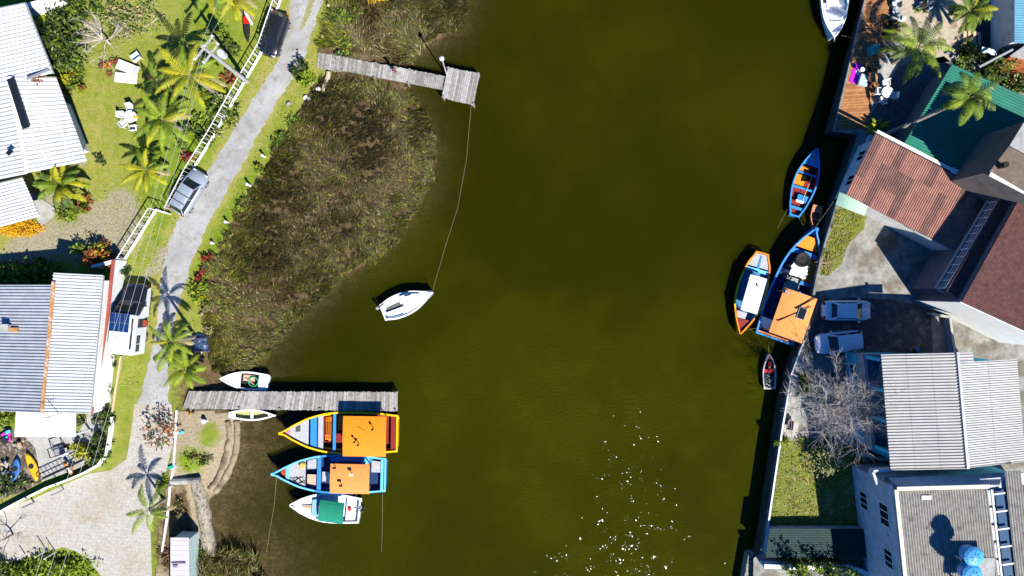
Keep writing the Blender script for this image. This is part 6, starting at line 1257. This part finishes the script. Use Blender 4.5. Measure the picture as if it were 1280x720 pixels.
b = B(); b.beam(W(307, 16, LZ + .45), W(315, 30, LZ + .45), .22, .03); b.tube([W(305, 14, LZ + .42), W(316, 32, LZ + .42)], .03, 6); setp(b.put('paddle', WHITE), 'white paddle resting across the black and red kayak', 'paddle')
kayak(36, 566, 49, 600, LZ + .06, .85, 'yellow ochre kayak in the concrete court of the grey roofed house', mat('kayak_ochre', (.75, .40, .02), rough=.45, var=(3, .12)))
kayak(24, 572, 20, 600, LZ + .06, .8, 'blue kayak with white straps beside the yellow ochre kayak', mat('kayak_blue', (.03, .12, .36), rough=.4))
# courtyard of the grey roofed house
sheet('courtyard', [(30, 545), (96, 545), (112, 515), (132, 515), (130, 560), (100, 585), (52, 602), (44, 560)], LZ + .012, CONC)
sheet('courtyard_earth', [(0, 528), (30, 545), (44, 560), (52, 602), (28, 615), (0, 624)], LZ + .008, mat('dark_earth', (.10, .075, .055), var=(2.5, .5), col2=(.30, .26, .21), var2=(3, .52, .62)))
def heap(px, py, r_, h, label, ms, name='clothes_heap', cat='heap', n=9, z=LZ, seed=1):
    o = simple(name, label, cat, px, py, z); rr = random.Random(seed); b = B()
    for i in range(n):
        a = rr.uniform(0, 6.28); q = rr.uniform(0, r_ / S); b.box((q * math.cos(a), q * math.sin(a), rr.uniform(.05, h)), (rr.uniform(.2, .6), rr.uniform(.15, .4), rr.uniform(.06, .25)), rr.uniform(0, 3), i % len(ms), rr.uniform(-.5, .5), rr.uniform(-.5, .5))
    k = len(b.f); m_ = ms; b.put('bundle', m_, o); return o
heap(12, 548, 9, .7, 'heap of magenta, cyan and dark bundles in the court of grey roofed house', [mat('magenta_cloth', (.55, .03, .35)), mat('cyan_cloth', (.05, .45, .6)), DARK, mat('brown_cloth', (.16, .08, .06))], seed=3)
heap(26, 553, 8, .6, 'heap of tan and dark bundles beside the porch roof corner', [mat('tan_cloth', (.48, .36, .22)), DARK, mat('brown_cloth', (.16, .08, .06)), CONC], seed=4)
heap(8, 590, 12, .5, 'heap of grey boards and scrap beside the blue kayak', [CONC, STEEL, mat('tan_cloth', (.48, .36, .22)), DARK], n=14, seed=5, name='scrap_heap')
heap(90, 584, 8, .5, 'heap of orange and white bags by the dark gate rail', [mat('orange_cloth', (.55, .22, .04)), WHITE, DARK, mat('brown_cloth', (.16, .08, .06))], seed=6)
heap(86, 562, 7, .6, 'heap of white and blue bundles next to the porch', [WHITE, NAVY, DARK, STEEL], seed=7)
o = simple('garden_trolley', 'black metal frame trolley standing in the concrete court', 'trolley', 76, 562, LZ, .3); b = B()
for zz in (.15, .9):
    for p, q in (((-.5, -.4), (.5, -.4)), ((.5, -.4), (.5, .4)), ((.5, .4), (-.5, .4)), ((-.5, .4), (-.5, -.4))): b.beam((*p, zz), (*q, zz), .06, .06)
for x in (-.5, .5):
    for y in (-.4, .4): b.beam((x, y, 0), (x, y, .87), .05, .05)
b.put('frame', BLACK, o); b = B(); b.box((0, 0, .2), (.9, .7, .04)); b.put('tray', STEEL, o)
o = simple('bicycle_stand', 'dark round hoop rack at the corner of the porch roof', 'rack', 104, 526, LZ, .5)
for i in range(3): b = B(); b.tube([(.42 * math.cos(a), i * .22 - .2, .45 + .42 * math.sin(a)) for a in [j * .42 for j in range(16)]], .035, 5); b.put('hoop', BLACK, o)
o = simple('gate', 'long dark sliding gate rail in front of the concrete court', 'gate', 80, 588, LZ); b = B(); p, q = W(54, 599, LZ), W(112, 572, LZ)
for zz in (.15, .6, 1.15): b.beam(p + Vector((0, 0, zz)), q + Vector((0, 0, zz)), .06, .06)
for i in range(13): e = p.lerp(q, i / 12); b.beam(e + Vector((0, 0, .1)), e + Vector((0, 0, 1.15)), .04, .04)
b.put('frame', BLACK, o, world=True)
def post(px, py, z, h, label, r_=.07, m=WHITE, name='marker_post', cat='post', group=None, cap=True):
    o = simple(name, label, cat, px, py, z, 0, group); b = B(); b.tube([(0, 0, -.15), (0, 0, h)], [r_, r_ * .9], 8); b.put('shaft', m, o)
    if cap: b = B(); b.lathe([(r_ * 1.15, h), (r_ * 1.15, h + .04), (.0, h + .09)], n=8); b.put('cap', m, o)
    return o
for i, (x, y, h, lab) in enumerate([(331, 196, .7, 'white post on the verge opposite the silver car bend, nearest the reeds top'), (313, 232, .8, 'white post on the verge level with the silver car'), (285, 278, .6, 'white post on the verge below the silver car'), (267, 304, .4, 'short white square post above the red flowers'),
          (405, 48, .5, 'pale yellow short post on the verge above the top jetty'), (413, 10, .6, 'pale yellow short post at the top of the verge')]): post(x, y, LZ, h, lab, .11, WHITE if i < 4 else mat('cream_stone', (.62, .52, .32)), group='short posts along the road verge')
for i, (x, y, lab) in enumerate([(398, 111, 'round white painted rock by the top jetty log'), (382, 122, 'white painted rock pair, left one, below the yellow bush'), (386, 124, 'white painted rock pair, right one, below the yellow bush'), (234, 417, 'flat white rock beside the road palm'), (361, 130, 'tan rock on the verge by the reeds')]):
    o = simple('painted_rock', lab, 'rock', x, y, LZ, i, 'rocks along the verge'); b = B(); b.lathe([(.22, -.05), (.26, .08), (.2, .2), (.08, .26), (.0, .27)], n=9); q = b.put('stone', WHITE if i < 4 else STONE, o, smooth=True); q.scale = (1, .8, 1)
def log(p, q, r_, label, m=None, z=.75): b = B(); A, C = W(*p, z), W(*q, z); b.tube([A, A.lerp(C, .3) + Vector((.06, .03, 0)), A.lerp(C, .7) - Vector((.05, 0, 0)), C], [r_, r_ * .95, r_ * .85, r_ * .7], 8); return setp(b.put('fallen_log', m or mat('pale_log', (.48, .38, .28), var=(4, .25))), label, 'log')
log((411, 90), (404, 114), .22, 'pale weathered log lying below the top jetty', z=LZ + .15); log((413, 20), (420, 30), .1, 'thin pale branch on the verge near the top', z=LZ + .08); log((180, 34), (200, 22), .05, 'thin stick lying on the lawn near the top', z=LZ + .05)
# person on the jetty: one skinned body, clothes in the material, hair as a cap
def person(px, py, z, rz, label):
    o = simple('person', label, 'person', px, py, z, rz); V = [(0, 0, .95), (0, 0, 1.15), (0, .01, 1.38), (0, .02, 1.5), (0, .03, 1.64)]; E_ = [(0, 1), (1, 2), (2, 3), (3, 4)]; Rr = [.14, .135, .14, .055, .105]
    for s in (-1, 1):
        k = len(V); V += [(s * .1, 0, .86), (s * .11, .03 + .05 * s, .48), (s * .11, -.02 + .08 * s, .07), (s * .12, .14 + .08 * s, .03)]; Rr += [.105, .07, .045, .04]; E_ += [(0, k), (k, k + 1), (k + 1, k + 2), (k + 2, k + 3)]
        k = len(V); V += [(s * .19, 0, 1.38), (s * .26, -.02, 1.12), (s * .25, .12, .9), (s * .24, .18, .84)]; Rr += [.065, .05, .037, .03]; E_ += [(2, k), (k, k + 1), (k + 1, k + 2), (k + 2, k + 3)]
    me = bpy.data.meshes.new('body'); me.from_pydata(V, E_, []); b_ = bpy.data.objects.new('body', me); COL.objects.link(b_); b_.parent = o
    sk = b_.modifiers.new('skin', 'SKIN'); sk.use_smooth_shade = True; su = b_.modifiers.new('sub', 'SUBSURF'); su.levels = su.render_levels = 1
    me.skin_vertices.new() if not me.skin_vertices else None
    for i, r_ in enumerate(Rr): me.skin_vertices[0].data[i].radius = (r_, r_ * .85)
    me.skin_vertices[0].data[0].use_root = True
    m = bpy.data.materials.new('clothed_skin'); m.use_nodes = True; nt = m.node_tree; N = nt.nodes; tc = N.new('ShaderNodeTexCoord'); sx = N.new('ShaderNodeSeparateXYZ'); nt.links.new(tc.outputs['Object'], sx.inputs[0]); rp = N.new('ShaderNodeValToRGB'); rp.color_ramp.interpolation = 'CONSTANT'
    mr = N.new('ShaderNodeMath'); mr.operation = 'DIVIDE'; mr.inputs[1].default_value = 2; nt.links.new(sx.outputs[2], mr.inputs[0]); nt.links.new(mr.outputs[0], rp.inputs[0])
    el = rp.color_ramp.elements; el[0].position = 0; el[0].color = (.30, .16, .10, 1); el[1].position = .25; el[1].color = (.45, .47, .55, 1)
    for p_, c in ((.48, (.16, .03, .035, 1)), (.735, (.30, .16, .10, 1))): e = el.new(p_); e.color = c
    nt.links.new(rp.outputs[0], N['Principled BSDF'].inputs['Base Color']); me.materials.append(m)
    b = B(); b.lathe([(.115, 1.64), (.12, 1.70), (.1, 1.77), (.05, 1.805), (.0, 1.81)], (0, .01, 0), 12); b.put('hair', mat('dark_hair', (.02, .014, .01)), o, smooth=True); b = B(); b.box((0, .13, 1.655), (.03, .04, .05)); b.put('nose', mat('skin', (.30, .16, .10)), o)
    return o
person(495, 92, .85, 2.4, 'person in dark red top and pale shorts standing on the top jetty')
lp = simple('lamp_post', 'slim white lamp post at the corner of the top jetty platform', 'lamp post', 558, 92, .85); b = B(); b.tube([(0, 0, -3.8), (0, 0, 4.0)], [.07, .05], 8); b.put('pole', mat('rusty_white_pole', (.52, .46, .42), var=(3, .3)), lp); b = B(); b.lathe([(.06, 3.98), (.2, 4.05), (.2, 4.2), (.05, 4.32)], n=10); b.put('lamp_head', WHITE, lp)
# blue tarpaulin covered pile by the reeds
o = simple('covered_boat_parts', 'pile under dark blue tarpaulin on pallet slats beside the reeds', 'tarpaulin pile', 252, 428, LZ - .1); rr = random.Random(9); b = B(); rg = []
for i in range(9):
    rg.append([((i - 4) * .2, (j - 4) * .2, .15 + .55 * max(0, 1 - ((i - 4) ** 2 + (j - 4) ** 2) / 20) + rr.uniform(-.09, .09)) for j in range(9)])
b.loft(rg, 0, closed=False); b.put('tarpaulin', mat('dark_blue_tarp', (.035, .06, .13), rough=.4, var=(3, .3)), o); b = B()
for i in range(5): b.beam((-1.1 + i * .28, -1.1, .06), (-1.1 + i * .28, .5, .06), .1, .06)
b.put('pallet', mat('pale_log', (.48, .38, .28)), o)
# little bits on the beach and posts bottom left
for i, (x, y, h, lab) in enumerate([(59, 688, 1.6, 'thin white gate post left of two at the bottom left hedge'), (70, 690, 1.6, 'thin white gate post right of two at the bottom left hedge'), (32, 693, 1.0, 'short thin white post leaning in the bottom left hedge')]): post(x, y, LZ, h, lab, .05, WHITE, group='thin white posts in the hedge')
post(43, 628, LZ, 1.6, 'grey post in front of the scrap heap on the paved yard edge', .09, CONC); post(80, 612, LZ, 1.8, 'slim grey post by the curved white wall on the paved yard', .06, CONC)
o = simple('mooring_bollard', 'white capped mooring bollard on the little beach', 'bollard', 257, 526, .5); b = B(); b.lathe([(.16, -.2), (.15, .35), (.2, .38), (.2, .45), (.0, .5)], n=10); b.put('shaft', WHITE, o)
heap(218, 583, 3, .3, 'small teal bucket bundle by the white kerb', [mat('teal_bucket', (.02, .35, .28)), WHITE], n=3, z=LZ - .1, seed=9)
heap(239, 514, 4, .25, 'small rusty scrap at the landward end of the lower jetty', [RUST, DARK], n=5, z=.6, seed=10)
heap(224, 540, 5, .25, 'pale scrap bundle under the almond tree', [WHITE, TEAL, DARK], n=5, z=LZ - .2, seed=11)
# right bank terrace furniture
o = simple('yoga_mat', 'bright magenta mat on the wooden terrace', 'mat', 1070, 92, RZ + .112, -.3); b = B(); b.box((0, 0, .015), (.75, 1.75, .03)); b.put('mat', mat('magenta_mat', (.50, .01, .52), var=(3, .1)), o)
def crate(px, py, z, label, m, d=(.6, .7, .5), rz=0, nm='storage_box'):
    o = simple(nm, label, 'box', px, py, z, rz); b = B(); b.box((0, 0, d[2] / 2), d); b.put('body', m, o, bevel=.03); b = B(); b.box((0, 0, d[2] + .025), (d[0] + .06, d[1] + .06, .045)); b.put('lid', m, o, bevel=.01); return o
crate(1077, 102, RZ + .11, 'pale blue grey cool box beside the magenta mat', mat('pale_blue_box', (.42, .5, .54)), (.7, .9, .45), -.3)
crate(1090, 64, RZ + .11, 'turquoise storage box at the shaded top of the terrace', mat('turquoise_box', (.03, .26, .25)), (.9, .75, .5), .2)
chair(1082, 89, RZ + .11, .5, 'black chair on the terrace beside the magenta mat', BLACK, group='terrace seats', w_=.6); chair(1089, 110, RZ + .11, -.8, 'brown wooden chair on the terrace below the cool box', REDWOOD, group='terrace seats', w_=.6)
round_table(1086, 100, RZ + .11, 'round brown terrace table beside the cool box', mat('pale_brown_deck', (.40, .19, .075)), .42); round_table(1073, 90, RZ + .142, 'tiny white tray table standing on the magenta mat', WHITE, .2)
round_table(1104, 118, RZ, 'round white table at the corner of the dark court', WHITE, .5)
for dx, dy, a, lab in ((0, -12, -1.5, 'white chair above the round table in the dark court'), (-10, -2, 0, 'white chair left of the round table in the dark court'), (-4, 9, 1.2, 'white chair below the round table in the dark court'), (9, 3, 3, 'white chair right of the round table in the dark court')): chair(1104 + dx, 118 + dy, RZ, a, lab, w_=.55)
for x, y, lab, sd in ((1115, 8, 'heap of white and grey garden junk behind the terrace', 21), (1152, 8, 'heap of white bundles at the top of the sand yard', 22), (1118, 22, 'heap of grey tools near the terrace', 23)): heap(x, y, 9, .6, lab, [WHITE, mat('grey_net', (.35, .38, .40)), DARK, mat('pale_blue_box', (.42, .5, .54))], n=12, z=RZ, seed=sd)
o = simple('stepping_boards', 'row of pale stepping boards beside the dark lane', 'boards', 1214, 48, RZ, -.1)
for i in range(4): b = B(); b.box((-.6 + i * .42, 0, .06), (.26, 1.2, .08), .1); b.put('board', mat('pale_timber', (.55, .42, .26)), o)
b = B(); b.beam(W(1224, 84, 4.2), W(1266, 62, 4.5), .18, .1); setp(b.put('roof_beam', STEEL), 'long pale beam running from the green roof to the side shed', 'beam')
b = B(); b.beam(W(1227, 62, RZ + 1.6), W(1246, 66, RZ + 1.6), .5, .05); setp(b.put('hanging_laundry', WHITE), 'white laundry hanging beside the dark lane', 'laundry')
# things near the quay and cars
o = simple('tangled_branch', 'dry reddish tangle of branches on the quay grass', 'branch', 1033, 330, RZ); b = B(); rr = random.Random(3)
for i in range(14): a = rr.uniform(0, 6.28); b.tube([(0, 0, .05), (math.cos(a) * .5, math.sin(a) * .5 + rr.uniform(-.3, .3), .25), (math.cos(a) * rr.uniform(.7, 1.1), math.sin(a) * 1.0, .1)], .025, 4)
b.put('twigs', mat('dry_twig', (.42, .27, .16)), o)
heap(1144, 436, 4, .5, 'blue and black bundle against the striped roof house', [mat('blue_cloth', (.04, .2, .5)), BLACK], n=5, z=RZ, seed=31)
o = simple('wheelbarrow', 'small dark wheelbarrow left on the quay path', 'wheelbarrow', 985, 530, RZ, 1.4); b = B(); b.add([(-.4, -.3, .55), (.4, -.25, .5), (.4, .25, .5), (-.4, .3, .55), (-.25, -.18, .25), (.3, -.15, .25), (.3, .15, .25), (-.25, .18, .25)], [(4, 5, 6, 7), (0, 1, 5, 4), (1, 2, 6, 5), (2, 3, 7, 6), (3, 0, 4, 7)]); b.put('tray', mat('dark_grey_metal', (.1, .1, .11)), o)
b = B(); b.beam((-1.0, -.28, .5), (.55, -.1, .3), .04, .04); b.beam((-1.0, .28, .5), (.55, .1, .3), .04, .04); b.put('handles', RUST, o); b = B(); b.loft([[(.6 + .18 * math.cos(a), y, .18 + .18 * math.sin(a)) for a in [j * .524 for j in range(12)]] for y in (-.04, .04)]); b.put('wheel', TYRE, o)
